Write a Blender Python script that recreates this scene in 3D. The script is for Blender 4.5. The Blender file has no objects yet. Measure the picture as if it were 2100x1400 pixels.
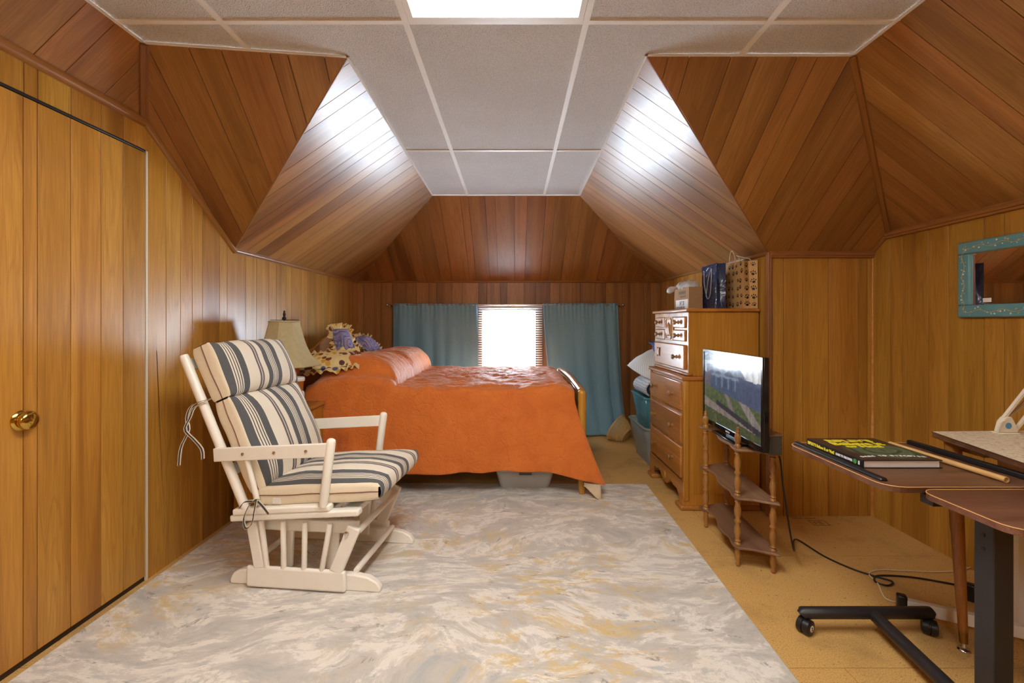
import bpy, bmesh, math, random
from mathutils import Vector, Matrix, noise
random.seed(7)
S = bpy.context.scene
COL = S.collection
F, VX, VY, H = 950.0, 1052.0, 662.0, 1.25       # focal length in px of 2100, vanishing point, eye height

# ------------------------------------------------------------------ camera, world, exposure
cam = bpy.data.cameras.new('camera'); camo = bpy.data.objects.new('camera', cam); COL.objects.link(camo)
camo.location = (0, 0, H); camo.rotation_euler = (math.pi/2, 0, 0)
cam.sensor_width = 36; cam.lens = F/2100*36; cam.clip_start = .02
cam.shift_x = (1050-VX)/2100; cam.shift_y = (VY-700)/2100
S.camera = camo
W = bpy.data.worlds.new('sky'); S.world = W; W.use_nodes = True
bg = W.node_tree.nodes['Background']
bg.inputs[0].default_value = (.74, .87, 1, 1)            # even overcast daylight
SKY = 56.0
bg.inputs[1].default_value = SKY
PANEL = 11.0                                              # ceiling troffer diffuser
S.view_settings.view_transform = 'Standard'; S.view_settings.look = 'None'
S.view_settings.gamma = 1; S.view_settings.use_curve_mapping = False
S.view_settings.exposure = 0.88
S.cycles.max_bounces = 10; S.cycles.diffuse_bounces = 6; S.cycles.transparent_max_bounces = 24
pl = bpy.data.lights.new('window_portal', 'AREA'); pl.shape = 'RECTANGLE'; pl.size = .66; pl.size_y = .94
pl.cycles.is_portal = True
plo = bpy.data.objects.new('window_portal', pl); COL.objects.link(plo)
plo.location = (-.045, 5.46, .96); plo.rotation_euler = (-math.pi/2, 0, 0)      # faces into the room

# ------------------------------------------------------------------ helpers
def V(*a): return Vector(a)
def at(px, py, Y): return V((px-VX)/F*Y, Y, H-(py-VY)/F*Y)
def atz(px, py, z):
    Y = F*(H-z)/(py-VY); return V((px-VX)/F*Y, Y, z)
def lin(c):
    c = c/255.0
    return c/12.92 if c <= .04045 else ((c+.055)/1.055)**2.4
def rgb(r, g, b): return (lin(r), lin(g), lin(b), 1)

class NT:
    """small node-tree writer"""
    def __init__(s, name):
        s.m = bpy.data.materials.new(name); s.m.use_nodes = True
        s.t = s.m.node_tree; s.b = s.t.nodes['Principled BSDF']; s.out = s.t.nodes['Material Output']
    def n(s, typ, **kw):
        x = s.t.nodes.new('ShaderNode'+typ)
        for k, v in kw.items():
            if hasattr(x, k): setattr(x, k, v)
            else: s.set(x, k.replace('_', ' '), v)
        return x
    def set(s, x, k, v):
        i = x.inputs[k]
        if hasattr(v, 'links') or isinstance(v, bpy.types.NodeSocket): s.t.links.new(v, i)
        else: i.default_value = v
    def p(s, **kw):
        names = {'col': 'Base Color', 'rough': 'Roughness', 'metal': 'Metallic', 'normal': 'Normal', 'spec': 'Specular IOR Level',
                 'coat': 'Coat Weight', 'coatr': 'Coat Roughness', 'sheen': 'Sheen Weight', 'trans': 'Transmission Weight', 'alpha': 'Alpha',
                 'emc': 'Emission Color', 'ems': 'Emission Strength', 'sss': 'Subsurface Weight', 'ior': 'IOR'}
        for k, v in kw.items(): s.set(s.b, names[k], v)
        return s
    def obj(s): return s.n('TexCoord').outputs['Object']
    def mapv(s, vec, scale=(1, 1, 1), loc=(0, 0, 0), rot=(0, 0, 0)):
        m = s.n('Mapping'); s.t.links.new(vec, m.inputs[0]); s.set(m, 'Scale', scale); s.set(m, 'Location', loc); s.set(m, 'Rotation', rot)
        return m.outputs[0]
    def noise(s, vec, scale=5, detail=3, rough=.5, dist=0):
        x = s.n('TexNoise'); s.set(x, 'Vector', vec); s.set(x, 'Scale', scale); s.set(x, 'Detail', detail); s.set(x, 'Roughness', rough); s.set(x, 'Distortion', dist)
        return x.outputs['Fac']
    def ramp(s, fac, stops, interp='LINEAR'):
        r = s.n('ValToRGB'); r.color_ramp.interpolation = interp; e = r.color_ramp.elements
        while len(e) < len(stops): e.new(.5)
        for i, (p, c) in enumerate(stops):
            e[i].position = p; e[i].color = c if len(c) == 4 else (*c, 1)
        s.t.links.new(fac, r.inputs[0]); return r.outputs[0]
    def mix(s, fac, a, b, mode='MIX'):
        x = s.n('Mix', data_type='RGBA', blend_type=mode)
        s.set(x, 0, fac); s.set(x, 6, a); s.set(x, 7, b); return x.outputs[2]
    def math(s, op, a, b=0.0, c=None):
        x = s.n('Math', operation=op); s.set(x, 0, a); s.set(x, 1, b)
        if c is not None: s.set(x, 2, c)
        return x.outputs[0]
    def bump(s, h, strength=.3, dist=.002):
        x = s.n('Bump'); s.set(x, 'Height', h); s.set(x, 'Strength', strength); s.set(x, 'Distance', dist); s.p(normal=x.outputs[0]); return x.outputs[0]

def plain(name, c, rough=.5, metal=0, spec=.5, **kw):
    n = NT(name).p(col=c, rough=rough, metal=metal, spec=spec); n.p(**kw)
    v = n.noise(n.obj(), 14, 4, .6)          # faint unevenness, so no surface is perfectly uniform
    n.p(col=n.mix(.16, c, n.mix(v, (c[0]*.55, c[1]*.55, c[2]*.55, 1), (min(1, c[0]*1.4), min(1, c[1]*1.4), min(1, c[2]*1.4), 1))))
    return n.m

def wood(name, dark, mid, light, rough=.3, along=1, sc=1.0, spread=.5, bump=.12, spec=.5, objrand=True):
    """figured wood; grain runs along the object's local axis `along`"""
    n = NT(name); o = n.obj(); inf = n.n('ObjectInfo').outputs['Random'] if objrand else None
    st = [16*sc]*3; st[along] = .9*sc
    vec = n.mapv(o, tuple(st))
    if objrand:
        add = n.n('VectorMath', operation='ADD'); n.set(add, 0, vec)
        cmb = n.n('CombineXYZ'); k = n.math('MULTIPLY', inf, 57.0)
        for i in range(3): n.set(cmb, i, k)
        n.set(add, 1, cmb.outputs[0]); vec = add.outputs[0]
    fig = n.noise(vec, .55, 3, .5, .6)
    rings = n.math('PINGPONG', n.math('MULTIPLY', fig, 11.0), .5)
    rings = n.math('MULTIPLY', rings, 2.0)
    st2 = [170*sc]*3; st2[along] = 5*sc
    fine = n.noise(n.mapv(o, tuple(st2)), 1.0, 2, .6)
    base = n.ramp(fig, [(.25, dark), (.5, mid), (.78, light)])
    c = n.mix(n.math('MULTIPLY', n.ramp(rings, [(0, (1, 1, 1)), (.3, (0, 0, 0))]), .32), base, dark)
    c = n.mix(n.math('MULTIPLY', n.ramp(fine, [(.42, (1, 1, 1)), (.6, (0, 0, 0))]), .30), c, dark)
    if objrand:
        tone = n.math('ADD', n.math('MULTIPLY', inf, spread), 1-spread*.55)
        hs = n.n('HueSaturation'); n.set(hs, 'Color', c); n.set(hs, 'Value', tone)
        n.set(hs, 'Hue', n.math('ADD', n.math('MULTIPLY', n.math('FRACT', n.math('MULTIPLY', inf, 7.3)), .012), .494)); c = hs.outputs[0]
    n.p(col=c, rough=rough, spec=spec)
    if bump: n.bump(fine, bump, .001)
    return n.m

M = {}
M['panel'] = wood('walnut_panelling', rgb(138, 90, 34), rgb(186, 134, 54), rgb(204, 154, 70), rough=.33, spread=.30)
M['slopepanel'] = wood('darker_panelling', rgb(120, 77, 40), rgb(162, 111, 58), rgb(180, 129, 74), rough=.33, spread=.32)  # slopes and back wall: darker, slightly redder than the wall panels
M['groove'] = plain('groove_brown', rgb(46, 27, 14), .6)
M['trimwood'] = wood('trim_wood', rgb(118, 74, 36), rgb(152, 102, 52), rgb(172, 120, 64), rough=.3, along=0, spread=.2)
M['rawwood'] = wood('raw_pine_edge', rgb(172, 110, 48), rgb(205, 150, 80), rgb(222, 172, 104), rough=.5, along=2, spread=.1)
M['maple'] = wood('honey_maple', rgb(150, 98, 34), rgb(188, 132, 50), rgb(202, 148, 64), rough=.26, along=2, sc=.5, spread=.14)
M['maple_h'] = wood('honey_maple_horizontal', rgb(148, 92, 38), rgb(182, 122, 56), rgb(196, 138, 70), rough=.25, along=1, sc=.5, spread=.14)
M['turned'] = wood('turned_wood', rgb(104, 70, 32), rgb(152, 108, 50), rgb(180, 134, 66), rough=.3, along=2, spread=.15)
M['tableleg'] = wood('leg_wood', rgb(108, 66, 26), rgb(146, 94, 40), rgb(164, 108, 50), rough=.3, along=2, spread=.1)
M['laminate'] = wood('walnut_laminate', rgb(66, 42, 30), rgb(112, 74, 53), rgb(140, 100, 76), rough=.36, along=0, sc=1.3, spread=.1)
M['edgeband'] = plain('tan_edge', rgb(196, 150, 92), .5)
M['white_metal'] = plain('white_grid_metal', rgb(234, 232, 226), .45)
M['black_metal'] = plain('black_painted_metal', rgb(34, 33, 36), .42)
M['black'] = plain('black_plastic', rgb(24, 24, 26), .38)
M['chrome'] = plain('chrome', rgb(205, 205, 205), .18, 1)
M['brass'] = plain('brass', rgb(206, 170, 84), .14, 1)
M['oldbrass'] = plain('old_brass', rgb(150, 112, 58), .3, 1)
M['white'] = plain('white_paint', rgb(226, 224, 216), .42)
M['chairwhite'] = plain('antique_white_paint', rgb(238, 234, 222), .34)
M['plate'] = plain('ivory_plate', rgb(222, 212, 186), .4)
M['paper'] = plain('paper', rgb(232, 228, 222), .7)
M['ink'] = plain('black_ink', rgb(26, 24, 24), .6)
M['yellow'] = plain('yellow_print', rgb(236, 220, 44), .5)
M['whiteprint'] = plain('white_print', rgb(236, 236, 236), .5)
M['greenprint'] = plain('green_print', rgb(70, 150, 70), .5)

def mb_noise(co, f, seed=0): return noise.noise(Vector((co[0]*f+seed, co[1]*f+seed*1.7, co[2]*f-seed)))

class MB:
    def __init__(s): s.v = []; s.f = []; s.mi = []; s.cur = 0
    def add(s, vs, fs):
        b = len(s.v); s.v += [Vector(x) for x in vs]; s.f += [[b+i for i in q] for q in fs]; s.mi += [s.cur]*len(fs); return s
    def box(s, lo, hi, R=None, c=None):
        x0, y0, z0 = lo; x1, y1, z1 = hi
        vs = [V(x0,y0,z0),V(x1,y0,z0),V(x1,y1,z0),V(x0,y1,z0),V(x0,y0,z1),V(x1,y0,z1),V(x1,y1,z1),V(x0,y1,z1)]
        if R is not None:
            c = V(0,0,0) if c is None else Vector(c); vs = [c+R@(p-c) for p in vs]
        return s.add(vs, [[0,3,2,1],[4,5,6,7],[0,1,5,4],[1,2,6,5],[2,3,7,6],[3,0,4,7]])
    def bar(s, p0, p1, w, t, up=(0, 0, 1), ext=0):
        """rectangular bar from p0 to p1; w along the side axis, t along `up`"""
        p0 = Vector(p0); p1 = Vector(p1); d = (p1-p0).normalized(); p0 = p0-d*ext; p1 = p1+d*ext
        sd = d.cross(Vector(up)).normalized(); u = sd.cross(d).normalized()
        vs = []
        for p in (p0, p1):
            for a, b in ((-1,-1),(1,-1),(1,1),(-1,1)): vs.append(p+sd*a*w/2+u*b*t/2)
        return s.add(vs, [[3,2,1,0],[4,5,6,7],[0,1,5,4],[1,2,6,5],[2,3,7,6],[3,0,4,7]])
    def tube(s, pts, r, n=10, cap=True, closed=False):
        pts = [Vector(p) for p in pts]; m = len(pts); rs = r if isinstance(r, (list, tuple)) else [r]*m
        b = len(s.v); ref = None
        for i, p in enumerate(pts):
            a = pts[i-1] if i > 0 else (pts[-1] if closed else p); c = pts[i+1] if i < m-1 else (pts[0] if closed else p)
            d = (c-a).normalized()
            if ref is None: ref = d.orthogonal().normalized()
            else:
                ref = ref-d*ref.dot(d)
                ref = ref.normalized() if ref.length > 1e-6 else d.orthogonal().normalized()
            q = d.cross(ref)
            for k in range(n):
                t = 2*math.pi*k/n; s.v.append(p+(ref*math.cos(t)+q*math.sin(t))*rs[i])
        for i in range(m if closed else m-1):
            j = (i+1) % m
            for k in range(n):
                s.f.append([b+i*n+k, b+i*n+(k+1)%n, b+j*n+(k+1)%n, b+j*n+k]); s.mi.append(s.cur)
        if cap and not closed:
            s.f.append([b+k for k in range(n)][::-1]); s.f.append([b+(m-1)*n+k for k in range(n)]); s.mi += [s.cur]*2
        return s
    def lathe(s, prof, c=(0, 0, 0), n=20, R=None, cap=True):
        """profile [(r, z)] turned about local z at c, R turns the axis"""
        c = Vector(c); b = len(s.v)
        for r, z in prof:
            for k in range(n):
                t = 2*math.pi*k/n; p = V(r*math.cos(t), r*math.sin(t), z)
                s.v.append(c+(R@p if R is not None else p))
        for i in range(len(prof)-1):
            for k in range(n):
                s.f.append([b+i*n+k, b+i*n+(k+1)%n, b+(i+1)*n+(k+1)%n, b+(i+1)*n+k]); s.mi.append(s.cur)
        if cap:
            s.f.append([b+k for k in range(n)][::-1]); s.f.append([b+(len(prof)-1)*n+k for k in range(n)]); s.mi += [s.cur]*2
        return s
    def prism(s, pts, off):
        """flat outline (3D points) extruded by vector off"""
        pts = [Vector(p) for p in pts]; off = Vector(off); n = len(pts); b = len(s.v)
        s.v += pts+[p+off for p in pts]
        s.f += [[b+i for i in range(n)][::-1], [b+n+i for i in range(n)]]+[[b+i, b+(i+1)%n, b+n+(i+1)%n, b+n+i] for i in range(n)]
        s.mi += [s.cur]*(n+2); return s
    def grid(s, fn, nu, nv, closed_u=False):
        b = len(s.v)
        for j in range(nv+1):
            for i in range(nu+1): s.v.append(Vector(fn(i/nu, j/nv)))
        for j in range(nv):
            for i in range(nu):
                a = b+j*(nu+1)+i; s.f.append([a, a+1, a+nu+2, a+nu+1]); s.mi.append(s.cur)
        return s
    def build(s, name, mat, parent=None, smooth=False, bevel=0, world=False, solid=0, sub=0, seg=2, fix=True):
        me = bpy.data.meshes.new(name)
        vs = s.v
        if world and parent is not None:
            inv = WM(parent).inverted(); vs = [inv@p for p in s.v]
        me.from_pydata([tuple(p) for p in vs], [], s.f)
        mats = mat if isinstance(mat, (list, tuple)) else [mat]
        for x in mats: me.materials.append(M[x] if isinstance(x, str) else x)
        for p, i in zip(me.polygons, s.mi): p.material_index = i
        if fix:
            bm = bmesh.new(); bm.from_mesh(me); bmesh.ops.recalc_face_normals(bm, faces=bm.faces); bm.to_mesh(me); bm.free()
        if smooth:
            me.shade_smooth()
        o = bpy.data.objects.new(name, me); COL.objects.link(o)
        if parent is not None: o.parent = parent
        if solid:
            md = o.modifiers.new('solid', 'SOLIDIFY'); md.thickness = solid; md.offset = 0
        if bevel:
            md = o.modifiers.new('bevel', 'BEVEL'); md.width = bevel; md.segments = seg; md.limit_method = 'ANGLE'; md.angle_limit = .6
            if not smooth: me.shade_smooth(); me.set_sharp_from_angle(angle=.7)
        elif smooth and not sub: me.set_sharp_from_angle(angle=.9)
        if sub:
            md = o.modifiers.new('sub', 'SUBSURF'); md.levels = sub; md.render_levels = sub
        return o

def WM(o):
    m = o.matrix_basis.copy()
    return WM(o.parent)@m if o.parent else m
def tag(o, label=None, cat=None, group=None, kind=None):
    for k, v in (('label', label), ('category', cat), ('group', group), ('kind', kind)):
        if v: o[k] = v
    return o
def thing(name, label, cat, loc=(0, 0, 0), rz=0, group=None):
    o = bpy.data.objects.new(name, None); COL.objects.link(o); o.location = loc; o.rotation_euler = (0, 0, rz)
    o.empty_display_size = .1
    return tag(o, label, cat, group)
def text_mesh(name, txt, size, mat, M4, parent, bold=0.0, align='LEFT', depth=.0004, sx=1.0):
    """flat lettering; M4 places its x (reading) and y (up) axes in the parent's space"""
    cu = bpy.data.curves.new(name, 'FONT'); cu.body = txt; cu.size = size; cu.extrude = depth; cu.offset = bold; cu.align_x = align
    cu.resolution_u = 3
    t = bpy.data.objects.new(name, cu); COL.objects.link(t)
    me = bpy.data.meshes.new_from_object(t.evaluated_get(bpy.context.evaluated_depsgraph_get()))
    bpy.data.objects.remove(t); bpy.data.curves.remove(cu)
    me.transform(M4@Matrix.Diagonal((sx, 1, 1, 1))); me.materials.clear(); me.materials.append(M[mat])
    o = bpy.data.objects.new(name, me); COL.objects.link(o); o.parent = parent
    return o
def frame(o, x, y):
    x = Vector(x).normalized(); y = Vector(y).normalized(); z = x.cross(y); o = Vector(o)
    return Matrix(((x.x, y.x, z.x, o.x), (x.y, y.y, z.y, o.y), (x.z, y.z, z.z, o.z), (0, 0, 0, 1)))

# planes as (n, d): n.p = d
def plane3(a, b, c):
    a, b, c = Vector(a), Vector(b), Vector(c); n = (b-a).cross(c-a).normalized(); return n, n.dot(a)
def meet(p, q, r):
    m = Matrix((p[0], q[0], r[0])); return m.inverted()@V(p[1], q[1], r[1])
def clip(poly, ax, val, keep_greater):
    out = []; n = len(poly)
    for i in range(n):
        a, b = poly[i], poly[(i+1) % n]
        ia = (a[ax] >= val) == keep_greater or a[ax] == val; ib = (b[ax] >= val) == keep_greater or b[ax] == val
        if ia: out.append(a)
        if ia != ib and abs(b[ax]-a[ax]) > 1e-9:
            t = (val-a[ax])/(b[ax]-a[ax]); p = [0, 0]; p[ax] = val; p[1-ax] = a[1-ax]+t*(b[1-ax]-a[1-ax]); out.append(tuple(p))
    return out
def area2(p): return .5*sum(p[i][0]*p[(i+1)%len(p)][1]-p[(i+1)%len(p)][0]*p[i][1] for i in range(len(p)))
# ------------------------------------------------------------------ the room shell
XL, XR, YB, YF, ZC = -1.79, 2.335, 5.32, -2.3, 2.44
XK = 1.662                                             # right knee wall of the dormer
C_ = V(XL, YB, 1.725); Cr = V(XK, YB, 1.725)
D_ = V(XL, 2.963, 1.718); Dr = V(XK, 3.006, 1.705)
A2 = V(-.745, 2.07, ZC); A2r = V(.598, 2.059, ZC); Hh = V(XL, 2.24, 2.228)
CEIL = (V(0, 0, 1), ZC); LW = (V(1, 0, 0), XL); RW = (V(1, 0, 0), XR); FW = (V(0, 1, 0), YF)
DL = plane3(D_, C_, A2); DR = plane3(Dr, Cr, A2r)
BS = plane3(C_, Cr, V(0, 4.315, ZC)); FL = plane3(D_, A2, Hh)
FR = plane3(Dr, V(XR, 3.006, 1.705), A2r)
LS = plane3(Hh, V(XL, 0, 2.234), V(-1.572, 1.7, ZC)); RS = plane3(V(XR, 2.87, 1.806), V(XR, 0, 1.812), V(1.513, 1.9, ZC))
B_ = meet(DL, BS, CEIL); Br = meet(DR, BS, CEIL)
A1 = meet(FL, LS, CEIL); A1r = meet(FR, RS, CEIL); Er = meet(FR, RS, RW); Gr = V(XR, 3.006, 1.705)
LSf = meet(LS, CEIL, FW); RSf = meet(RS, CEIL, FW); LWf = meet(LS, LW, FW); RWf = meet(RS, RW, FW)

def slab(name, poly, inward, thick=.05, mat='groove', kind='structure', off=0.0):
    """backing slab: its inner face is the polygon, thickness goes outwards"""
    n = Vector(inward).normalized()
    poly = [V(p.x, p.y, -.03) if abs(p.z) < 1e-6 else p for p in poly]          # down past the floor boards
    return tag(MB().prism([p-n*off for p in poly], -n*thick).build(name, mat), kind=kind)
WID = [.12, .185, .095, .155, .075, .2, .13, .165, .11, .145, .09, .175]
def planks(parent, polys, along, inward, mat='panel', start=None, widths=None, th=.006, gap=.003, seed=0, name='plank'):
    """clip every polygon into boards running along `along`; each board is its own object"""
    v = Vector(along).normalized(); n = Vector(inward).normalized(); u = v.cross(n).normalized()
    rnd = random.Random(seed)
    for poly in polys:
        o = Vector(polys[0][0]); P = [((p-o).dot(u), (p-o).dot(v)) for p in poly]; base = o
        # start of the board rhythm is shared by all polygons of one wall
        alln = [((p-Vector(polys[0][0])).dot(u)) for q in polys for p in q]
        u0, u1 = min(alln), max(alln)
        cuts = [u0]; k = seed
        if widths:
            for w in widths: cuts.append(cuts[-1]+w)
        while cuts[-1] < u1-.03: cuts.append(cuts[-1]+WID[k % 12]); k += 1
        cuts[-1] = max(cuts[-1], u1)
        for a, b in zip(cuts[:-1], cuts[1:]):
            q = clip(clip(P, 0, a+gap/2, True), 0, b-gap/2, False)
            if len(q) < 3 or abs(area2(q)) < 2e-4: continue
            if area2(q) < 0: q = q[::-1]
            cu = (a+b)/2; cv = sum(x[1] for x in q)/len(q); m = len(q)
            hb = max((b-a)/2, .001); k2 = (hb-.0008)/hb
            vs = [(x-cu, y-cv, 0) for x, y in q]+[(x-cu, y-cv, th-.0007) for x, y in q]+[((x-cu)*k2, y-cv, th) for x, y in q]
            fs = [list(range(m))[::-1], [2*m+i for i in range(m)]]
            for r in (0, m): fs += [[r+i, r+(i+1) % m, r+m+(i+1) % m, r+m+i] for i in range(m)]
            me = bpy.data.meshes.new(name); me.from_pydata(vs, [], fs); me.materials.append(M[mat])
            ob = bpy.data.objects.new(name, me); COL.objects.link(ob); ob.parent = parent
            mw = Matrix(((u.x, v.x, n.x, 0), (u.y, v.y, n.y, 0), (u.z, v.z, n.z, 0), (0, 0, 0, 1)))
            pos = base+u*cu+v*cv
            mw.translation = pos; ob.matrix_local = mw

UP = V(0, 0, 1)
# --- left wall with the door
DY0, DY1, DZ = 1.6, 2.252, 2.075
zt = lambda y: 2.234-(y/2.24)*.006
wl = slab('wall_left', [V(XL, YF, 0), V(XL, YB, 0), C_, D_, Hh, LWf], (1, 0, 0))
planks(wl, [[V(XL, DY1+.012, 0), V(XL, YB, 0), C_, D_, Hh, V(XL, DY1+.012, 2.218)]], UP, (1, 0, 0), seed=3, widths=[.012, .13, .105, .09, .085])
planks(wl, [[V(XL, DY0-.01, DZ+.012), V(XL, DY1+.008, DZ+.012), V(XL, DY1+.008, 2.222), Hh, V(XL, DY0-.01, zt(DY0))]], UP, (1, 0, 0), seed=5, widths=[.1, .05, .131, .137, .114])
planks(wl, [[V(XL, YF, 0), V(XL, DY0-.012, 0), V(XL, DY0-.012, zt(DY0)), LWf]], UP, (1, 0, 0), seed=1)
dr = tag(MB().box((XL+.0005, DY0, .025), (XL+.003, DY1-.006, DZ)).build('door_1', 'groove'), kind='structure')
planks(dr, [[V(XL+.003, DY0, .026), V(XL+.003, DY1-.008, .026), V(XL+.003, DY1-.008, DZ-.002), V(XL+.003, DY0, DZ-.002)]], UP, (1, 0, 0), seed=2, widths=[.085, .05, .131, .137, .114, .126])
kb = MB(); Rk = Matrix.Rotation(math.pi/2, 3, 'Y')
kp = at(41, 862, 1.675)
kb.lathe([(.036, .0), (.037, .004), (.031, .01), (.026, .012)], (XL+.009, kp.y, kp.z), 28, Rk)
ros = kb.build('knob_rose', 'brass', dr, smooth=True)
kb = MB().lathe([(.014, 0), (.014, .006), (.026, .010), (.033, .016), (.035, .023), (.032, .031), (.022, .037), (.001, .039)], (XL+.015, kp.y, kp.z), 28, Rk)
kb.build('door_knob', 'brass', dr, smooth=True)
tag(MB().box((XL, DY1-.003, .0), (XL+.009, DY1+.008, DZ+.01)).build('trim_1', 'plate'), kind='structure')       # pale jamb edge beside the door
tag(MB().box((XL+.0, DY0, DZ+.001), (XL+.014, DY1-.01, DZ+.012)).build('trim_2', 'black_metal', bevel=.003), kind='structure')   # black door head strip

# --- back wall with the window
WX0, WX1, WZ0, WZ1 = -.355, .262, .52, 1.405
wb = MB()
for lo, hi in (((XL-.05, YB, -.03), (WX0, YB+.1, 1.79)), ((WX1, YB, -.03), (XK+.05, YB+.1, 1.79)), ((WX0, YB, WZ1), (WX1, YB+.1, 1.79)), ((WX0, YB, -.03), (WX1, YB+.1, WZ0))): wb.box(lo, hi)
wb = tag(wb.build('wall_back', 'groove'), kind='structure')
Wb = lambda x, z: V(x, YB, z)
planks(wb, [[Wb(XK, 0), Wb(XK, 1.725), Wb(WX1+.02, 1.725), Wb(WX1+.02, 0)], [Wb(WX1+.02, WZ1+.03), Wb(WX1+.02, 1.725), Wb(WX0-.02, 1.725), Wb(WX0-.02, WZ1+.03)],
            [Wb(WX1+.02, 0), Wb(WX1+.02, WZ0-.02), Wb(WX0-.02, WZ0-.02), Wb(WX0-.02, 0)], [Wb(WX0-.02, 0), Wb(WX0-.02, 1.725), Wb(XL, 1.725), Wb(XL, 0)]], UP, (0, -1, 0), seed=4, mat='slopepanel')
# --- right knee wall, stub wall, right wall, wall behind the camera
wk = slab('wall_knee', [V(XK, 3.006, 0), V(XK, YB, 0), Cr, Dr], (-1, 0, 0))
planks(wk, [[V(XK, 3.0, 0), V(XK, YB, 0), Cr, V(XK, 3.0, 1.705)]], UP, (-1, 0, 0), seed=6)
ws = slab('wall_stub', [V(XK, 3.006, 0), V(XR, 3.006, 0), Gr, Dr], (0, -1, 0))
planks(ws, [[V(XR, 3.006, 0), Gr, Dr, V(XK, 3.006, 0)]], UP, (0, -1, 0), seed=8, widths=[.09, .125, .165, .195, .06])
wr = slab('wall_right', [V(XR, YF, 0), V(XR, 3.006, 0), Gr, Er, RWf], (-1, 0, 0))
planks(wr, [[V(XR, 3.006, 0), Gr, Er, RWf, V(XR, YF, 0)]], UP, (-1, 0, 0), seed=9)
wf = slab('wall_front', [V(XL, YF, 0), V(XR, YF, 0), RWf, RSf, LSf, LWf], (0, 1, 0))
planks(wf, [[V(XL, YF, 0), V(XR, YF, 0), RWf, RSf, LSf, LWf]], UP, (0, 1, 0), seed=10)
# --- panelled slopes
def slope(name, poly, pl, seed, widths=None):
    n = pl[0].copy()
    if n.z > 0: n = -n
    down = (V(0, 0, -1)-n*V(0, 0, -1).dot(n)).normalized()
    s = slab(name, poly, n); planks(s, [poly], down, n, seed=seed, widths=widths, mat='slopepanel')
slope('ceiling_front_left', [A1, A2, D_, Hh], FL, 2)
slope('ceiling_dormer_left', [A2, B_, C_, D_], DL, 5)
slope('ceiling_back', [B_, Br, Cr, C_], BS, 1)
slope('ceiling_dormer_right', [A2r, Br, Cr, Dr], DR, 7)
slope('ceiling_front_right', [A1r, A2r, Dr, Gr, Er], FR, 3)
slope('ceiling_right', [A1r, RSf, RWf, Er], RS, 4)
slope('ceiling_left', [A1, LSf, LWf, Hh], LS, 9)

# --- trims
ntrim = [2]
def trim(p0, p1, r=.02, mat='trimwood', flat=None, off=(0, 0, 0)):
    ntrim[0] += 1; p0 = Vector(p0)+Vector(off); p1 = Vector(p1)+Vector(off); d = p1-p0
    x = d.normalized(); y = (Vector(flat) if flat else x.orthogonal()); y = (y-x*y.dot(x)).normalized(); z = x.cross(y)
    o = MB()
    L = d.length
    if flat:
        o.box((-.004, -r, -r*.55), (L+.004, r, r*.55))
        o.box((-.004, -r*.45, -r*.9), (L+.004, r*.45, r*.9))
    else: o.tube([(-.006, 0, 0), (L+.006, 0, 0)], r, 12)
    ob = o.build('trim_%d' % ntrim[0], mat, bevel=.004 if flat else 0, smooth=not flat)
    ob.matrix_world = Matrix(((x.x, y.x, z.x, p0.x), (x.y, y.y, z.y, p0.y), (x.z, y.z, z.z, p0.z), (0, 0, 0, 1)))
    return tag(ob, kind='structure')
trim(LWf, Hh, .024, off=(.006, 0, -.006)); trim(Hh, D_, .022, off=(.006, 0, -.004)); trim(D_, C_, .019, off=(.006, 0, -.002))
trim(C_, Cr, .017, off=(0, -.006, 0)); trim(Dr, Cr, .017, off=(-.006, 0, 0))
trim(Dr, Gr, .022, flat=(0, 0, 1), off=(0, -.01, -.012)); trim(Gr, Er, .016, flat=(0, 1, 1), off=(-.008, 0, -.004)); trim(Er, RWf, .024, flat=(0, 0, 1), off=(-.01, 0, -.01))
trim(A1, Hh, .026, flat=(1, 1, 0)); trim(A1r, Er, .026, flat=(-1, 1, 0))
trim(A2, D_, .011, off=(0, .004, .004)); trim(A2r, Dr, .011, off=(0, .004, .004))
trim(B_, C_, .009); trim(Br, Cr, .009)
trim((XK-.004, 3.0, 0), Dr, .018, flat=(1, -1, 0)); trim((XR-.008, 2.998, 0), Gr, .011, mat='rawwood')
trim((XL+.008, YB-.008, 0), C_, .008, mat='rawwood'); trim((XK-.008, YB-.008, 0), Cr, .008, mat='rawwood')

# --- ceiling: dark backing, tiles laid in a T-bar grid, a 2x4 troffer
n = NT('ceiling_tile'); o = n.obj(); ca = n.noise(o, 190, 3, .6); cb = n.noise(o, 2.2, 3, .5)
n.p(col=n.mix(n.ramp(cb, [(.35, (0, 0, 0)), (.7, (1, 1, 1))]), rgb(226, 223, 220), rgb(234, 232, 231)), rough=.9, spec=.2); n.p(col=n.mix(n.ramp(ca, [(.36, (.4, .4, .4)), (.5, (0, 0, 0))]), n.b.inputs['Base Color'].links[0].from_socket, rgb(140, 134, 130))); n.bump(ca, 1.0, .010); M['tile'] = n.m
cpoly = [A1, A2, B_, Br, A2r, A1r, RSf, LSf]
ce = slab('ceiling', [p+V(0, 0, .012) for p in cpoly], (0, 0, -1), mat='groove')
c2 = [(p.x, p.y) for p in cpoly]
GX = [-1.60, -1.152, -.424, .289, 1.012, 1.6]; GY = [YF, -.97, .43, 1.832, 3.2, 4.4]
for i in range(5):
    for j in range(5):
        if i == 2 and j in (0, 2): continue                 # the light sits here
        q = c2
        for ax, v, k in ((0, GX[i], True), (0, GX[i+1], False), (1, GY[j], True), (1, GY[j+1], False)): q = clip(q, ax, v, k)
        if len(q) < 3 or abs(area2(q)) < .002: continue
        cx = sum(p[0] for p in q)/len(q); cy = sum(p[1] for p in q)/len(q)
        MB().prism([V(x, y, ZC+.003) for x, y in q], (0, 0, .008)).build('ceiling_tile', 'tile', ce)
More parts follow.
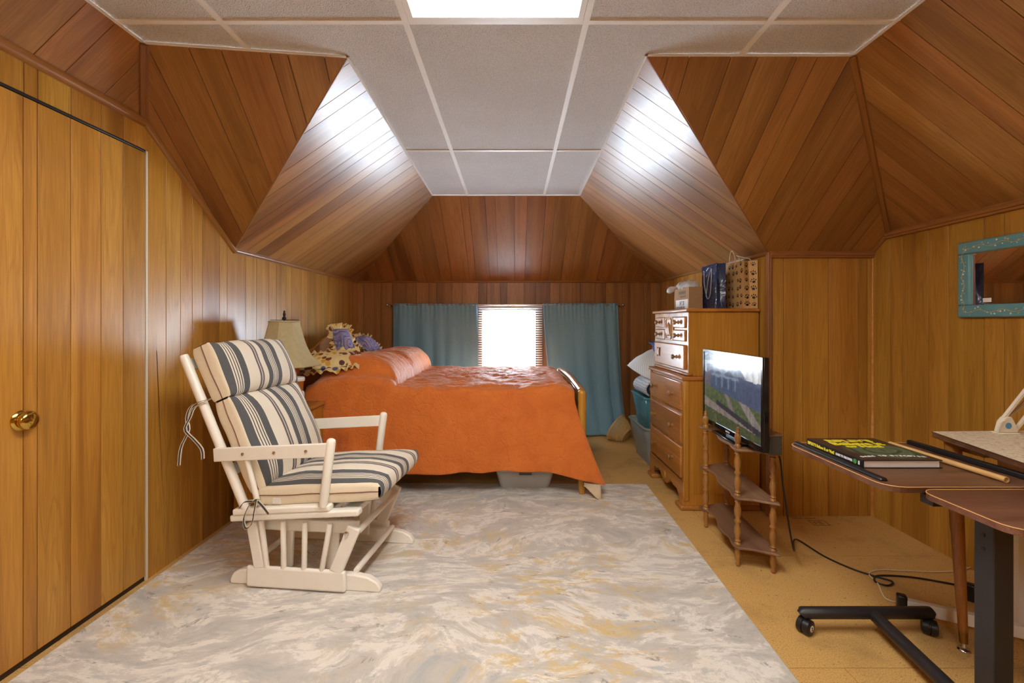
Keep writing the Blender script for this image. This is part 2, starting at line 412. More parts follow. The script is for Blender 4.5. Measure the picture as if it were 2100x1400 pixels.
inside = lambda x, y: (LSf.x < x < RSf.x and y < 2.05) or (A2.x-.02 < x < A2r.x+.03)
for gx in GX[1:-1]:
    y1 = B_.y if A2.x < gx < A2r.x else 2.055
    MB().box((gx-.0125, YF, ZC-.004), (gx+.0125, y1, ZC+.004)).build('grid_bar', 'white_metal', ce)
for gy in GY[1:-1]:
    xs = [p for p in ([LSf.x]+GX[1:-1]+[RSf.x])] if gy < 2 else [A2.x-.01, GX[2], GX[3], A2r.x+.02]
    for a, b in zip(xs[:-1], xs[1:]): MB().box((a+.012, gy-.0115, ZC-.003), (b-.012, gy+.0115, ZC+.004)).build('grid_bar', 'white_metal', ce)
for a, b in ((LSf, A1), (A1, A2), (A2, B_), (B_, Br), (Br, A2r), (A2r, A1r), (A1r, RSf)):
    MB().bar(a+V(0, 0, -.004), b+V(0, 0, -.004), .022, .006).build('edge_angle', 'white_metal', ce)
n = NT('diffuser'); n.p(col=(.9, .9, .86, 1), rough=.4, emc=(1.0, .97, .92, 1), ems=PANEL); M['diffuser'] = n.m
def troffer(y0, y1, label):
    t = thing('ceiling_light', label, 'light', ((GX[2]+GX[3])/2, (y0+y1)/2, ZC-.01))
    t0 = V(*t.location); x0, x1 = GX[2]+.014, GX[3]-.014; y0 += .014; y1 -= .014
    fr = MB()
    for lo, hi in (((x0, y0, ZC-.006), (x1, y0+.022, ZC+.01)), ((x0, y1-.022, ZC-.006), (x1, y1, ZC+.01)), ((x0, y0+.022, ZC-.006), (x0+.022, y1-.022, ZC+.01)), ((x1-.022, y0+.022, ZC-.006), (x1, y1-.022, ZC+.01))): fr.box(lo, hi)
    fr.build('frame', 'white_metal', t, world=True)
    MB().box((x0+.02, y0+.02, ZC-.001), (x1-.02, y1-.02, ZC+.004)).build('diffuser', 'diffuser', t, world=True)
troffer(.43, 1.832, 'recessed fluorescent ceiling light panel, glowing cream white, in the tile grid')

troffer(YF+.01, -.97, 'added ceiling light panel, unseen behind the camera, at the front wall')  # second panel, out of view, added to light the camera-facing walls

# --- floor: sheets of particle board
n = NT('particle_board'); o = n.obj(); a = n.noise(o, 210, 3, .7); b = n.noise(o, 60, 4, .6); c = n.noise(o, 3.1, 4, .6)
base = n.ramp(a, [(.28, rgb(158, 118, 60)), (.5, rgb(208, 166, 98)), (.75, rgb(226, 190, 126))])
base = n.mix(n.ramp(b, [(.62, (0, 0, 0)), (.72, (1, 1, 1))]), base, rgb(118, 82, 40))
base = n.mix(n.math('MULTIPLY', n.ramp(c, [(.52, (0, 0, 0)), (.75, (1, 1, 1))]), .5), base, rgb(122, 96, 62))
n.p(col=base, rough=.55, spec=.35); n.bump(a, .2, .001); M['board'] = n.m
fl = tag(MB().box((XL-.05, YF-.05, -.08), (XR+.05, YB+.1, -.018)).build('floor', 'groove'), kind='structure')
FX = [XL, -.55, .67, 1.89, XR]; FYs = [YF, -.76, .46, 1.679, 2.485, 3.68, YB]
for j in range(6):
    xs = [XL, .67, XR] if j % 2 else [XL, -.5, 1.2, XR]
    if j == 3: xs = [XL, .67, XR]
    for a, b in zip(xs[:-1], xs[1:]):
        MB().box((a+.0012, FYs[j]+.0012, -.018), (b-.0012, FYs[j+1]-.0012, 0)).build('floor_board', 'board', fl)
# factory stamp printed on the board by the stub wall
st = MB(); s0 = V(1.865, 2.86, .0004)
for (a, b, c, d) in ((0, 0, .1, .006), (0, .07, .1, .076), (0, 0, .006, .076), (.094, 0, .1, .076), (.02, .02, .03, .056), (.04, .02, .075, .026), (.04, .035, .075, .041), (.04, .05, .075, .056), (-.08, .1, -.01, .106), (-.08, .125, -.03, .131), (.0, .1, .07, .106)):
    st.box((s0.x+a, s0.y+b, 0.0002), (s0.x+c, s0.y+d, .0005))
M['stampink'] = plain('faded_stamp_ink', rgb(126, 92, 52), .7)
st.build('printed_stamp', 'stampink', fl)

# --- window: vinyl double hung, casing, panes
wn = thing('window_1', None, None, (WX0+.3, YB, WZ0)); wn['kind'] = 'structure'
M['vinyl'] = plain('white_vinyl', rgb(232, 234, 236), .35)
def ring(name, x0, x1, z0, z1, y0, y1, w, mat, par):
    b = MB()
    b.box((x0, y0, z0), (x0+w, y1, z1)); b.box((x1-w, y0, z0), (x1, y1, z1)); b.box((x0+w, y0, z1-w), (x1-w, y1, z1)); b.box((x0+w, y0, z0), (x1-w, y1, z0+w))
    return b.build(name, mat, par, world=True)
ring('window_frame', WX0, WX1, WZ0, WZ1, YB-.004, YB+.14, .03, 'vinyl', wn)
zm = .935
ring('lower_sash', WX0+.03, WX1-.03, WZ0+.03, zm+.02, YB+.02, YB+.05, .042, 'vinyl', wn)
ring('upper_sash', WX0+.03, WX1-.03, zm-.02, WZ1-.03, YB+.06, YB+.09, .042, 'vinyl', wn)
n = NT('window_glass'); tr = n.n('BsdfTransparent'); gl = n.n('BsdfGlossy', Roughness=.02); mx = n.n('MixShader', Fac=.07)
n.t.links.new(tr.outputs[0], mx.inputs[1]); n.t.links.new(gl.outputs[0], mx.inputs[2]); n.t.links.new(mx.outputs[0], n.out.inputs[0]); M['glass'] = n.m
MB().box((WX0+.07, YB+.034, WZ0+.07), (WX1-.07, YB+.037, zm-.02)).build('pane', 'glass', wn, world=True)
MB().box((WX0+.07, YB+.074, zm+.02), (WX1-.07, YB+.077, WZ1-.07)).build('pane', 'glass', wn, world=True)
MB().lathe([(.034, 0), (.034, .008), (.02, .016), (.001, .02)], (-.045, YB+.03, zm+.02), 16).build('sash_lock', 'oldbrass', wn, world=True)
ring('casing', WX0-.055, WX1+.07, WZ0-.06, WZ1+.05, YB-.018, YB+.002, .056, 'trimwood', wn)
# ------------------------------------------------------------------ rug
n = NT('marbled_rug'); o = n.obj()
sw = n.n('TexNoise'); n.set(sw, 'Vector', n.mapv(o, (.55, .8, 1))); n.set(sw, 'Scale', 1.5); n.set(sw, 'Detail', 3)
ad = n.n('VectorMath', operation='MULTIPLY_ADD'); n.set(ad, 0, sw.outputs['Color']); n.set(ad, 1, (.75, .75, 0)); n.set(ad, 2, o)
wv = ad.outputs[0]
f1 = n.noise(n.mapv(wv, (2.0, 4.4, 1), rot=(0, 0, .2)), 1.7, 9, .70, .25)
f2 = n.noise(n.mapv(wv, (2.6, 6.0, 1), (3, 9, 0), (0, 0, .2)), 1.8, 9, .74, .35)
f3 = n.noise(n.mapv(wv, (6, 14, 1), (13, 2, 0), (0, 0, .25)), 1.3, 8, .72, .3)
f4 = n.noise(n.mapv(o, (1, 1, 1), (5.4, 5, 0)), 1.0, 2, .5)
f5 = n.noise(n.mapv(wv, (1, 1.9, 1), (1, 8, 0)), 8.5, 8, .74, .3); f6 = n.noise(n.mapv(wv, (1, 1.6, 1), (4, 1, 0)), 16, 6, .7, .2)
base = n.ramp(f1, [(.34, rgb(178, 182, 180)), (.43, rgb(202, 197, 189)), (.48, rgb(212, 207, 199)), (.515, rgb(238, 233, 224)), (.62, rgb(230, 225, 215)), (.66, rgb(192, 198, 198))], 'LINEAR')
base = n.mix(n.math('MULTIPLY', n.ramp(f5, [(.49, (0, 0, 0)), (.54, (1, 1, 1))]), .62), base, rgb(200, 194, 187))
base = n.mix(n.math('MULTIPLY', n.ramp(f6, [(.56, (0, 0, 0)), (.60, (1, 1, 1))]), .45), base, rgb(176, 176, 172))
base = n.mix(n.math('MULTIPLY', n.ramp(f2, [(.5, (0, 0, 0)), (.56, (1, 1, 1))]), n.math('MULTIPLY', n.ramp(f4, [(.45, (0, 0, 0)), (.58, (.85, .85, .85))]), n.ramp(f6, [(.40, (.1, .1, .1)), (.50, (1, 1, 1))]))), base, rgb(216, 188, 122))
base = n.mix(n.math('MULTIPLY', n.ramp(f3, [(.355, (1, 1, 1)), (.395, (0, 0, 0))]), .7), base, rgb(132, 126, 122))
pile = n.noise(o, 300, 2, .6)
n.p(col=n.mix(n.math('MULTIPLY', pile, .25), base, rgb(150, 144, 134)), rough=.95, spec=.1, sheen=.2); n.bump(n.math('ADD', pile, n.math('MULTIPLY', f3, 1.2)), .5, .004); M['rug'] = n.m
b = MB().prism([V(-1.742, -.1, 0), V(.955, -.1, 0), V(1.028, 3.566, 0), V(-1.745, 3.6, 0)], (0, 0, .012))
rug = tag(b.build('area_rug', 'rug', bevel=.005), 'large marbled cream, grey and ochre rug covering the floor', 'rug')

# ------------------------------------------------------------------ glider chair (x forward, y to the far side)
fc = NT('striped_ticking'); o = fc.obj(); sx = fc.n('SeparateXYZ'); fc.t.links.new(o, sx.inputs[0])
u = fc.math('FRACT', fc.math('ADD', fc.math('DIVIDE', sx.outputs[1], .262), 11.42))
cr, nv, mr, gy = rgb(232, 224, 206), rgb(52, 60, 72), rgb(96, 66, 70), rgb(150, 146, 146)
seq = [(0, cr), (.10, mr), (.125, nv), (.15, cr), (.165, gy), (.18, mr), (.205, nv), (.22, cr), (.36, nv), (.50, cr), (.525, nv), (.545, cr), (.575, nv), (.595, cr), (.625, nv), (.645, cr), (.67, nv), (.81, cr)]
# a ramp holds any number of stops; constant steps give the woven stripes
col = fc.ramp(u, seq, 'CONSTANT')
wv = fc.noise(o, 500, 2, .5); fc.p(col=fc.mix(.15, col, fc.mix(wv, rgb(90, 84, 76), rgb(240, 232, 214))), rough=.85, spec=.2, sheen=.15)
fc.bump(fc.math('ADD', fc.noise(o, 9, 3, .5), fc.math('MULTIPLY', wv, .05)), .45, .02); M['ticking'] = fc.m
n = NT('cream_canvas'); o = n.obj(); n.p(col=rgb(224, 212, 186), rough=.85, spec=.2); n.bump(n.noise(o, 14, 4, .6), .4, .015); M['canvas'] = n.m
M['piping'] = plain('maroon_piping', rgb(126, 82, 74), .8); M['navytape'] = plain('navy_tape', rgb(56, 60, 70), .8)

ch = thing('glider_chair', 'white wooden glider rocking chair with striped navy and cream cushions', 'chair', (-.95, 2.415, .012), math.radians(-6))
CW = 'chairwhite'
def dowel(name, p0, p1, r=.014, r2=None, n_=12, par=ch):
    p0, p1 = Vector(p0), Vector(p1); d = p1-p0
    k = [0, .02, .5, .98, 1]; rr = [.86, 1, 1.0, 1, .86]; r2 = r2 or r
    return MB().tube([p0+d*t for t in k], [(r+(r2-r)*t)*q for t, q in zip(k, rr)], n_).build(name, CW, par, smooth=True)
for s in (-1, 1):
    y = s*.235
    # runner foot: rounded board on the rug
    prof = [(-.37, .0), (-.372, .022), (-.355, .052), (-.32, .068), (-.26, .076), (.24, .076), (.31, .066), (.35, .046), (.37, .018), (.368, 0)]
    MB().prism([V(x, y-.018+s*.0, z) for x, z in prof], (0, .036, 0)).build('runner_foot', CW, ch, bevel=.006)
    yo = y+s*.036
    MB().box((-.27, yo-.012, .006), (.215, yo+.012, .104)).build('base_rail', CW, ch, bevel=.011, seg=3)
    # splayed end boards of the base and four spindles
    MB().bar((-.205, yo, .095), (-.245, yo, .306), .024, .052, up=(1, 0, 0)).build('base_post', CW, ch, bevel=.006)
    MB().bar((.165, yo, .095), (.255, yo, .306), .024, .062, up=(1, 0, 0)).build('base_post', CW, ch, bevel=.006)
    for xb, xt in ((-.172, -.195), (-.087, -.087), (.012, .02), (.098, .142)):
        dowel('base_spindle', (xb, yo, .098), (xt, yo+s*.008, .32), .0125)
    MB().box((-.25, y-s*.03-.011, .245), (.25, y-s*.03+.011, .305)).build('glide_beam', CW, ch, bevel=.006)
    for xx in (-.13, .1): MB().bar((xx, y-s*.055, .06), (xx+.01, y-s*.055, .3), .02, .06, up=(1, 0, 0)).build('swing_arm', CW, ch, bevel=.005)
    MB().lathe([(.011, 0), (.011, .006), (.004, .008)], (.225, y+s*.05, .28), 12, Matrix.Rotation(-s*math.pi/2, 3, 'X')).build('bolt_cap', 'chrome', ch, smooth=True)
    # seat side rails: lower long rail, upper pad under the posts
    ya = s*.285
    MB().bar((-.33, ya, .332), (.29, ya, .384), .052, .03).build('seat_rail', CW, ch, bevel=.008)
    MB().bar((-.315, ya+s*.004, .362), (.155, ya+s*.004, .402), .05, .03).build('rail_cap', CW, ch, bevel=.008)
    # back post, arm, front post
    yp = s*.31
    dowel('back_post', (-.262, yp-s*.02, .372), (-.578, yp-s*.02, 1.085), .021, .0205, 16)
    MB().bar((-.40, yp+s*.006, .628), (.165, yp+s*.006, .668), .018, .062).build('armrest', CW, ch, bevel=.004)
    for t in (.26, .53, .80):
        p = V(-.40, yp+s*.016, .628).lerp(V(.165, yp+s*.016, .668), t)
        MB().lathe([(.0075, 0), (.0075, .002), (.004, .0035)], p, 10, Matrix.Rotation(-s*math.pi/2, 3, 'X')).build('screw', 'chrome', ch, smooth=True)
    fp = MB(); p0, p1 = V(.125, yp, .41), V(.165, yp, .718); d = p1-p0; k = [0, .03, .5, .94, .975, .993, 1]
    fp.tube([p0+d*t for t in k], [.018, .02, .0205, .021, .018, .011, .003], 16); fp.build('arm_post', CW, ch, smooth=True)
    dowel('arm_spindle', (-.195, yp-s*.01, .40), (-.245, yp-s*.002, .615), .0125)
# cross pieces
dowel('front_stretcher', (.245, -.235, .085), (.245, .235, .085), .014)
dowel('upper_stretcher', (.262, -.25, .275), (.262, .25, .275), .014)
dowel('rear_stretcher', (-.24, -.235, .12), (-.24, .235, .12), .014)
MB().box((-.28, -.26, .33), (-.23, .26, .36)).build('seat_slat', CW, ch, bevel=.005)
MB().box((.2, -.26, .365), (.27, .26, .392)).build('seat_slat', CW, ch, bevel=.005)
for i in range(3): MB().box((-.15+i*.12, -.26, .345+i*.008), (-.09+i*.12, .26, .37+i*.008)).build('seat_slat', CW, ch, bevel=.005)
for t in (.25, .94):
    c = V(-.262, 0, .372).lerp(V(-.578, 0, 1.085), t); MB().bar(c+V(0, -.29, 0), c+V(0, .29, 0), .055, .02, up=(.9, 0, .45)).build('back_rail', CW, ch, bevel=.005)
for yy in (-.2, -.1, 0, .1, .2): dowel('back_spindle', V(-.341, yy, .55), V(-.558, yy, 1.04), .01)

def cushion(name, fr, lx, ly, lz, puff, par, seed=0, sag=0.0):
    """box cushion in frame fr (x long, y across = stripes, z thick); broad faces ticking, narrow y faces canvas"""
    N = 16; b = MB()
    def place(x, y, z): return fr@V(x, y, z)
    def shape(x, y, z):
        fx, fy = 2*x/lx, 2*y/ly
        e = max(0, 1-abs(fx)**3.2)*max(0, 1-abs(fy)**3.2)
        side = 1-.10*(abs(fx)**10)-.0
        wr = .006*noise.noise(V(x*9+seed, y*9, z*9))
        return place(x+.01*noise.noise(V(y*8+seed, z*9, 3)), y*(1-.012*abs(fx)**4), z*side+(puff*e if z > 0 else -puff*.35*e)+wr)
    n0 = 0
    for zs in (1, -1): b.grid(lambda u, v: shape((u-.5)*lx, (v-.5)*ly, zs*lz/2), N, N)
    for xs in (1, -1): b.grid(lambda u, v: shape(xs*lx/2*(1+.04*(1-(2*u-1)**2)), (v-.5)*ly, (u-.5)*lz), 5, N)
    b.cur = 1
    for ys in (1, -1): b.grid(lambda u, v: shape((v-.5)*lx, ys*ly/2*(1+.02*(1-(2*u-1)**2)), (u-.5)*lz), 5, N)
    o = b.build(name, ['ticking', 'canvas'], par, smooth=True, fix=False)
    bm = bmesh.new(); bm.from_mesh(o.data); bmesh.ops.remove_doubles(bm, verts=bm.verts, dist=.004); bmesh.ops.recalc_face_normals(bm, faces=bm.faces); bm.to_mesh(o.data); bm.free()
    o.data.shade_smooth(); md = o.modifiers.new('bevel', 'BEVEL'); md.width = .014; md.segments = 3; md.limit_method = 'ANGLE'; md.angle_limit = .75
    for ys in (1, -1):
        MB().tube([shape((t-.5)*lx, ys*ly/2*1.022, lz*.04) for t in [i/14 for i in range(15)]], .0024, 6).build('piping', 'piping', o, smooth=True)
    return o
# seat
a = math.atan2(.045, .6)
fr = Matrix.Translation((.075, 0, .452))@Matrix.Rotation(-a, 4, 'Y')
cushion('seat_cushion', fr, .60, .565, .088, .036, ch, 2)
# back: two pads along the raked posts
ang = math.atan2(.353, .71)
def backfr(s_, off): 
    d = V(-.316, 0, .713).normalized(); nrm = V(.713, 0, .316).normalized()
    o_ = V(-.262, 0, .372)+d*s_+nrm*off
    return Matrix(((d.x, 0, nrm.x, o_.x), (0, 1, 0, 0), (d.z, 0, nrm.z, o_.z), (0, 0, 0, 1)))
cushion('back_cushion', backfr(.285, .085), .45, .56, .105, .05, ch, 5)
cushion('head_cushion', backfr(.65, .088), .27, .56, .115, .042, ch, 8)
# ties
def ribbon(name, pts, w, mat, par, side=(0, 1, 0)):
    b = MB(); s = Vector(side).normalized()*w/2
    b.grid(lambda u, v: Vector(pts[min(int(round(u*(len(pts)-1))), len(pts)-1)])+s*(2*v-1), len(pts)-1, 1)
    return b.build(name, mat, par, solid=.002)
def curve_pts(ctrl, n_=18):
    ctrl = [Vector(c) for c in ctrl]; out = []
    for i in range(n_):
        t = i/(n_-1)*(len(ctrl)-1); k = min(int(t), len(ctrl)-2); f = t-k
        p0, p1, p2, p3 = ctrl[max(k-1, 0)], ctrl[k], ctrl[k+1], ctrl[min(k+2, len(ctrl)-1)]
        out.append(.5*((2*p1)+(p2-p0)*f+(2*p0-5*p1+4*p2-p3)*f*f+(3*p1-p0-3*p2+p3)*f**3))
    return out
for ctrl in ([(-.43, -.30, .885), (-.50, -.325, .86), (-.53, -.325, .80), (-.522, -.325, .74), (-.56, -.325, .66), (-.575, -.32, .575)],
             [(-.43, -.30, .885), (-.485, -.33, .85), (-.51, -.33, .80), (-.535, -.33, .745), (-.49, -.33, .70), (-.455, -.325, .655), (-.45, -.325, .61)]):
    p = curve_pts(ctrl); q = ribbon('tie', p, .016, 'canvas', ch, (.9, .2, .3)); ribbon('tie_stripe', [x+V(0, -.0015, 0) for x in p], .007, 'navytape', q, (.9, .2, .3))
for ctrl in ([(-.19, -.30, .42), (-.20, -.335, .43), (-.235, -.34, .36), (-.225, -.345, .31), (-.195, -.345, .33), (-.185, -.34, .39), (-.19, -.32, .425)],
             [(-.19, -.31, .42), (-.235, -.335, .425), (-.26, -.335, .395)], [(-.19, -.31, .42), (-.15, -.335, .41), (-.12, -.335, .375)]):
    p = curve_pts(ctrl); q = ribbon('tie', p, .014, 'canvas', ch, (.5, .2, .6)); ribbon('tie_stripe', [x+V(0, -.0015, 0) for x in p], .008, 'navytape', q, (.5, .2, .6))
MB().box((-.13, -.292, .405), (-.09, -.2885, .43)).build('care_label', 'paper', ch)

# ------------------------------------------------------------------ bed
bd = thing('double_bed', 'wooden bed with orange-brown headboard and footboard under an orange comforter', 'bed', (-.56, 4.14, 0))
BY0, BY1, BXH, BXF = 3.36, 4.96, -1.64, .50
def bedboard(name, x, z0, ztop, zmid, par, amp):
    pts = []
    for i in range(33):
        t = i/32; y = BY0+.05+(BY1-BY0-.1)*t
        w = .5-.5*math.cos(2*math.pi*t); pts.append(V(x-.012, y, zmid+(amp*w)+.03*math.cos(4*math.pi*t)*(1 if amp > .05 else .2)))
    pts += [V(x-.012, BY1-.05, z0), V(x-.012, BY0+.05, z0)]
    return MB().prism(pts, (.024, 0, 0)).build(name, 'maple_h', par, world=True, bevel=.005)
hb = bedboard('headboard', BXH, .3, 1.1, 1.02, bd, .10)
fb = bedboard('footboard', BXF, .2, .76, .735, bd, .03)
M_top = MB().tube([V(BXF, BY0+.03+(BY1-BY0-.06)*t, .752+.03*math.sin(math.pi*t)) for t in [i/20 for i in range(21)]], .026, 10); M_top.build('footboard_rail', 'maple_h', bd, world=True, smooth=True)
for x, zt_ in ((BXH, 1.11), (BXF, .765)):
    for y in (BY0, BY1):
        MB().tube([V(x, y, .012 if x > 0 else 0), V(x, y, .05), V(x, y, .4), V(x, y, zt_-.03), V(x, y, zt_-.01), V(x, y, zt_)], [.02, .026, .03, .03, .027, .014], 14).build('bed_post', 'maple', bd, world=True, smooth=True)
for y in (BY0+.03, BY1-.03): MB().box((BXH, y-.012, .27), (BXF, y+.012, .40)).build('side_rail', 'maple_h', bd, world=True)
M['mattress'] = plain('mattress_ticking', rgb(206, 198, 188), .9)
MB().box((BXH+.03, BY0+.04, .40), (BXF-.03, BY1-.04, .58)).build('box_spring', 'mattress', bd, world=True, bevel=.03)
mt = MB().box((-1.56, 3.43, .582), (.46, 4.91, .755)).build('mattress', 'mattress', world=False, bevel=.05, seg=3)
tag(mt, 'pale mattress lying under the orange comforter on the bed', 'mattress')

n = NT('orange_comforter'); o = n.obj(); q1 = n.noise(o, 6, 4, .6, .8); q2 = n.n('TexVoronoi', feature='DISTANCE_TO_EDGE'); qd = n.n('TexNoise'); n.set(qd, 'Vector', o); n.set(qd, 'Scale', 7.0); qa = n.n('VectorMath', operation='MULTIPLY_ADD'); n.set(qa, 0, qd.outputs['Color']); n.set(qa, 1, (.16, .16, .16)); n.set(qa, 2, o); n.set(q2, 'Vector', qa.outputs[0]); n.set(q2, 'Scale', 11)
stitch = n.ramp(q2.outputs['Distance'], [(0, (0, 0, 0)), (.06, (1, 1, 1))])
n.p(col=n.mix(n.ramp(q1, [(.3, (0, 0, 0)), (.7, (1, 1, 1))]), rgb(208, 108, 34), rgb(222, 124, 44)), rough=.58, spec=.3, sheen=.35)
n.bump(n.math('ADD', n.math('MULTIPLY', stitch, .26), n.math('MULTIPLY', n.noise(o, 17, 5, .68, 1.6), 1.0)), .7, .012); M['orange'] = n.m
def bump01(t): return max(0.0, 1-t*t)**1.5
def top_z(x, y):
    z = .782+.006*noise.noise(V(x*2.2, y*2.2, 1))
    # pillows under the cover at the head
    pb = 0
    e = min(1, max(0, (y-3.38)/.16)); e = e*e*(3-2*e)
    if x < -.86:
        t = (x+1.14)/.275 if x > -1.14 else (x+1.14)/.34; pb = .215*max(0, 1-abs(t)**2.6)**(.55 if t > 0 else .8)
        dip = 1-.25*math.exp(-((y-4.12)/.07)**2)
        pb *= (.30+.70*e)*dip
    z += pb
    # wrinkles
    r = .016*noise.noise(V(x*3.5, y*11, 5))+.014*noise.noise(V(x*8, y*24, 9))+.008*noise.noise(V(x*22, y*34, 2))
    z += r*(1 if x > -.9 else .8)
    if x > .36: z -= ((x-.36)/.09)**2*.03
    return z
NU, NT_, NS = 150, 84, 64
def comf(u, v):
    x = -1.50+u*(.445+1.50); nt = NT_/(NT_+NS)
    if v <= nt:
        y = 4.97-(4.97-3.40)*(v/nt); z = top_z(x, y)
        if y > 4.9: z -= ((y-4.9)/.07)**2*.10
        return V(x, y, z)
    t = (v-nt)/(1-nt); zt_ = top_z(x, 3.40)
    # rounded shoulder then fall to the hem
    hem = .185+.012*math.sin(x*3+1)+.01*noise.noise(V(x*3, 1, 1))+(.0 if x < .1 else -.10*((x-.1)/.345)**2)
    if t < .14:
        a = t/.14*math.pi/2; r = .055; y = 3.40-r*math.sin(a); z = zt_-r*(1-math.cos(a))
    else:
        k = (t-.14)/.86; z0 = zt_-.055; z = z0+(hem-z0)*k
        fold = .016*math.sin(x*17+2*math.sin(x*3))*k+.01*noise.noise(V(x*6, z*3, 2))+.006*noise.noise(V(x*20, z*14, 6))
        head = max(0, min(1, (-.85-x)/.3)); fold += .022*math.sin(x*27+z*4)*k*head
        y = 3.345-.055*k-fold*(.35+k)
    fall = max(0, (.70-z)/.55)
    if x > .05: x = x+(.19*fall**1.2)*((x-.05)/.395)**1.6
    if x < -1.2: x = x-.03*fall
    return V(x, y, z)
cf = MB().grid(comf, NU, NT_+NS).build('comforter', 'orange', None, smooth=True, solid=.010)
cf.data.set_sharp_from_angle(angle=3.1)
tag(cf, 'burnt orange quilted comforter draped over the bed to near the floor', 'comforter')
# turned-up lining corner at the foot
M['lining'] = plain('cream_lining', rgb(206, 188, 158), .85)
MB().grid(lambda u, v: V(.505+.115*u+.012*v*math.sin(3*u), 3.285-.035*u*v+.018*math.sin(5*u+2*v)*v, (.118-.012*u)-v*(.03+.072*math.sin(min(1, u*1.15)*1.5)**1.3)), 10, 8).build('lining_corner', 'lining', cf, smooth=True, solid=.006)

# ------------------------------------------------------------------ ruffled pillows
n = NT('floral_ruffle'); o = n.obj(); vo = n.n('TexVoronoi', feature='F1'); n.set(vo, 'Vector', o); n.set(vo, 'Scale', 24); n.set(vo, 'Randomness', 1)
sx = n.n('SeparateColor'); n.t.links.new(vo.outputs['Color'], sx.inputs[0])
spot = n.ramp(vo.outputs['Distance'], [(.5, (1, 1, 1)), (.58, (0, 0, 0))])
pick = n.ramp(sx.outputs[0], [(0, rgb(222, 200, 140)), (.35, rgb(120, 70, 48)), (.55, rgb(206, 160, 70)), (.7, rgb(96, 60, 60)), (.82, rgb(226, 206, 150)), (.93, rgb(88, 96, 130))], 'CONSTANT')
n.p(col=n.mix(spot, rgb(222, 200, 148), pick), rough=.8, spec=.2); M['ruffle'] = n.m
n = NT('paisley_purple'); o = n.obj(); vo = n.n('TexVoronoi', feature='F1'); n.set(vo, 'Vector', n.mapv(o, (1, 1, 1))); n.set(vo, 'Scale', 22)
wv = n.n('TexWave', wave_type='RINGS'); n.set(wv, 'Vector', o); n.set(wv, 'Scale', 9); n.set(wv, 'Distortion', 7); n.set(wv, 'Detail', 2)
n.p(col=n.mix(n.ramp(vo.outputs['Distance'], [(.5, (0, 0, 0)), (.7, (.7, .7, .7))]), n.ramp(wv.outputs['Fac'], [(.1, rgb(92, 96, 150)), (.4, rgb(150, 148, 190)), (.6, rgb(150, 90, 100)), (.8, rgb(206, 190, 176)), (1, rgb(88, 92, 140))]), rgb(120, 118, 160)), rough=.75, spec=.2); M['paisley'] = n.m
def ruffled(name, label, pos, R, w, h, t, ruf, seed, face='paisley'):
    th = thing(name, label, 'pillow', pos, 0, None)
    b = MB()
    def pt(u, v, s):
        fx, fy = 2*u-1, 2*v-1; e = (max(0, 1-abs(fx)**2.6)*max(0, 1-abs(fy)**2.6))**.55
        k = 1-.05*(fx*fx*fy*fy)
        return R@V(fx*w/2*k, fy*h/2*k, s*(t/2*e+.003)+.006*noise.noise(V(fx*2+seed, fy*2, s)))
    for s in (1, -1): b.grid(lambda u, v: pt(u, v, s), 18, 18)
    p = b.build('pillow_body', face, th, smooth=True)
    b = MB()
    def edge(q):
        q = (q % 1)*4; k = int(q); f = q-k; f2 = 2*f-1
        c = [(f2, -1), (1, f2), (-f2, 1), (-1, -f2)][k]; return c
    def ruff(u, v):
        fx, fy = edge(u); L = math.hypot(fx, fy); nx, ny = fx/L, fy/L
        wob = math.sin(u*2*math.pi*26+2*math.sin(u*40+seed))*.6+noise.noise(V(u*60+seed, v*2, 0))*.7
        g = .985
        return R@V(fx*w/2*g+nx*ruf*v, fy*h/2*g+ny*ruf*v, wob*.028*v+.006*math.sin(v*3+u*50))
    b.grid(ruff, 220, 5).build('ruffle', 'ruffle', th, smooth=True, solid=.002)
    return th
def rot(x=0, y=0, z=0): return (Matrix.Rotation(math.radians(z), 3, 'Z')@Matrix.Rotation(math.radians(y), 3, 'Y')@Matrix.Rotation(math.radians(x), 3, 'X'))
ruffled('ruffled_pillow', 'upright ruffled pillow with purple paisley front, nearest the lamp shade', (-1.46, 3.98, 1.07), rot(0, 74, -24), .27, .19, .1, .05, 1)
ruffled('ruffled_pillow', 'ruffled pillow with brown and ochre floral print lying flat at the bed head', (-1.39, 3.52, .965), rot(24, -6, 16), .34, .24, .09, .06, 4, 'ruffle')
ruffled('ruffled_pillow', 'small blue paisley ruffled pillow farthest back against the headboard', (-1.40, 4.45, 1.05), rot(0, 42, -14), .2, .26, .09, .04, 7)

# ------------------------------------------------------------------ tote under the bed
n = NT('clear_plastic'); tr = n.n('BsdfTransparent', Color=(.86, .88, .88, 1)); mx = n.n('MixShader', Fac=.36); n.p(col=rgb(196, 208, 208), rough=.3)
n.t.links.new(tr.outputs[0], mx.inputs[1]); n.t.links.new(n.b.outputs[0], mx.inputs[2]); n.t.links.new(mx.outputs[0], n.out.inputs[0]); M['clearp'] = n.m
n = NT('teal_plastic'); tr = n.n('BsdfTransparent', Color=(.72, .9, .94, 1)); mx = n.n('MixShader', Fac=.5); n.p(col=rgb(112, 176, 190), rough=.25)
n.t.links.new(tr.outputs[0], mx.inputs[1]); n.t.links.new(n.b.outputs[0], mx.inputs[2]); n.t.links.new(mx.outputs[0], n.out.inputs[0]); M['tealp'] = n.m
def rrect(x0, x1, y0, y1, r, z, k=5):
    out = []
    for cx, cy, a0 in ((x1-r, y1-r, 0), (x0+r, y1-r, 90), (x0+r, y0+r, 180), (x1-r, y0+r, 270)):
        for i in range(k+1):
            a = math.radians(a0+90*i/k); out.append(V(cx+r*math.cos(a), cy+r*math.sin(a), z))
    return out
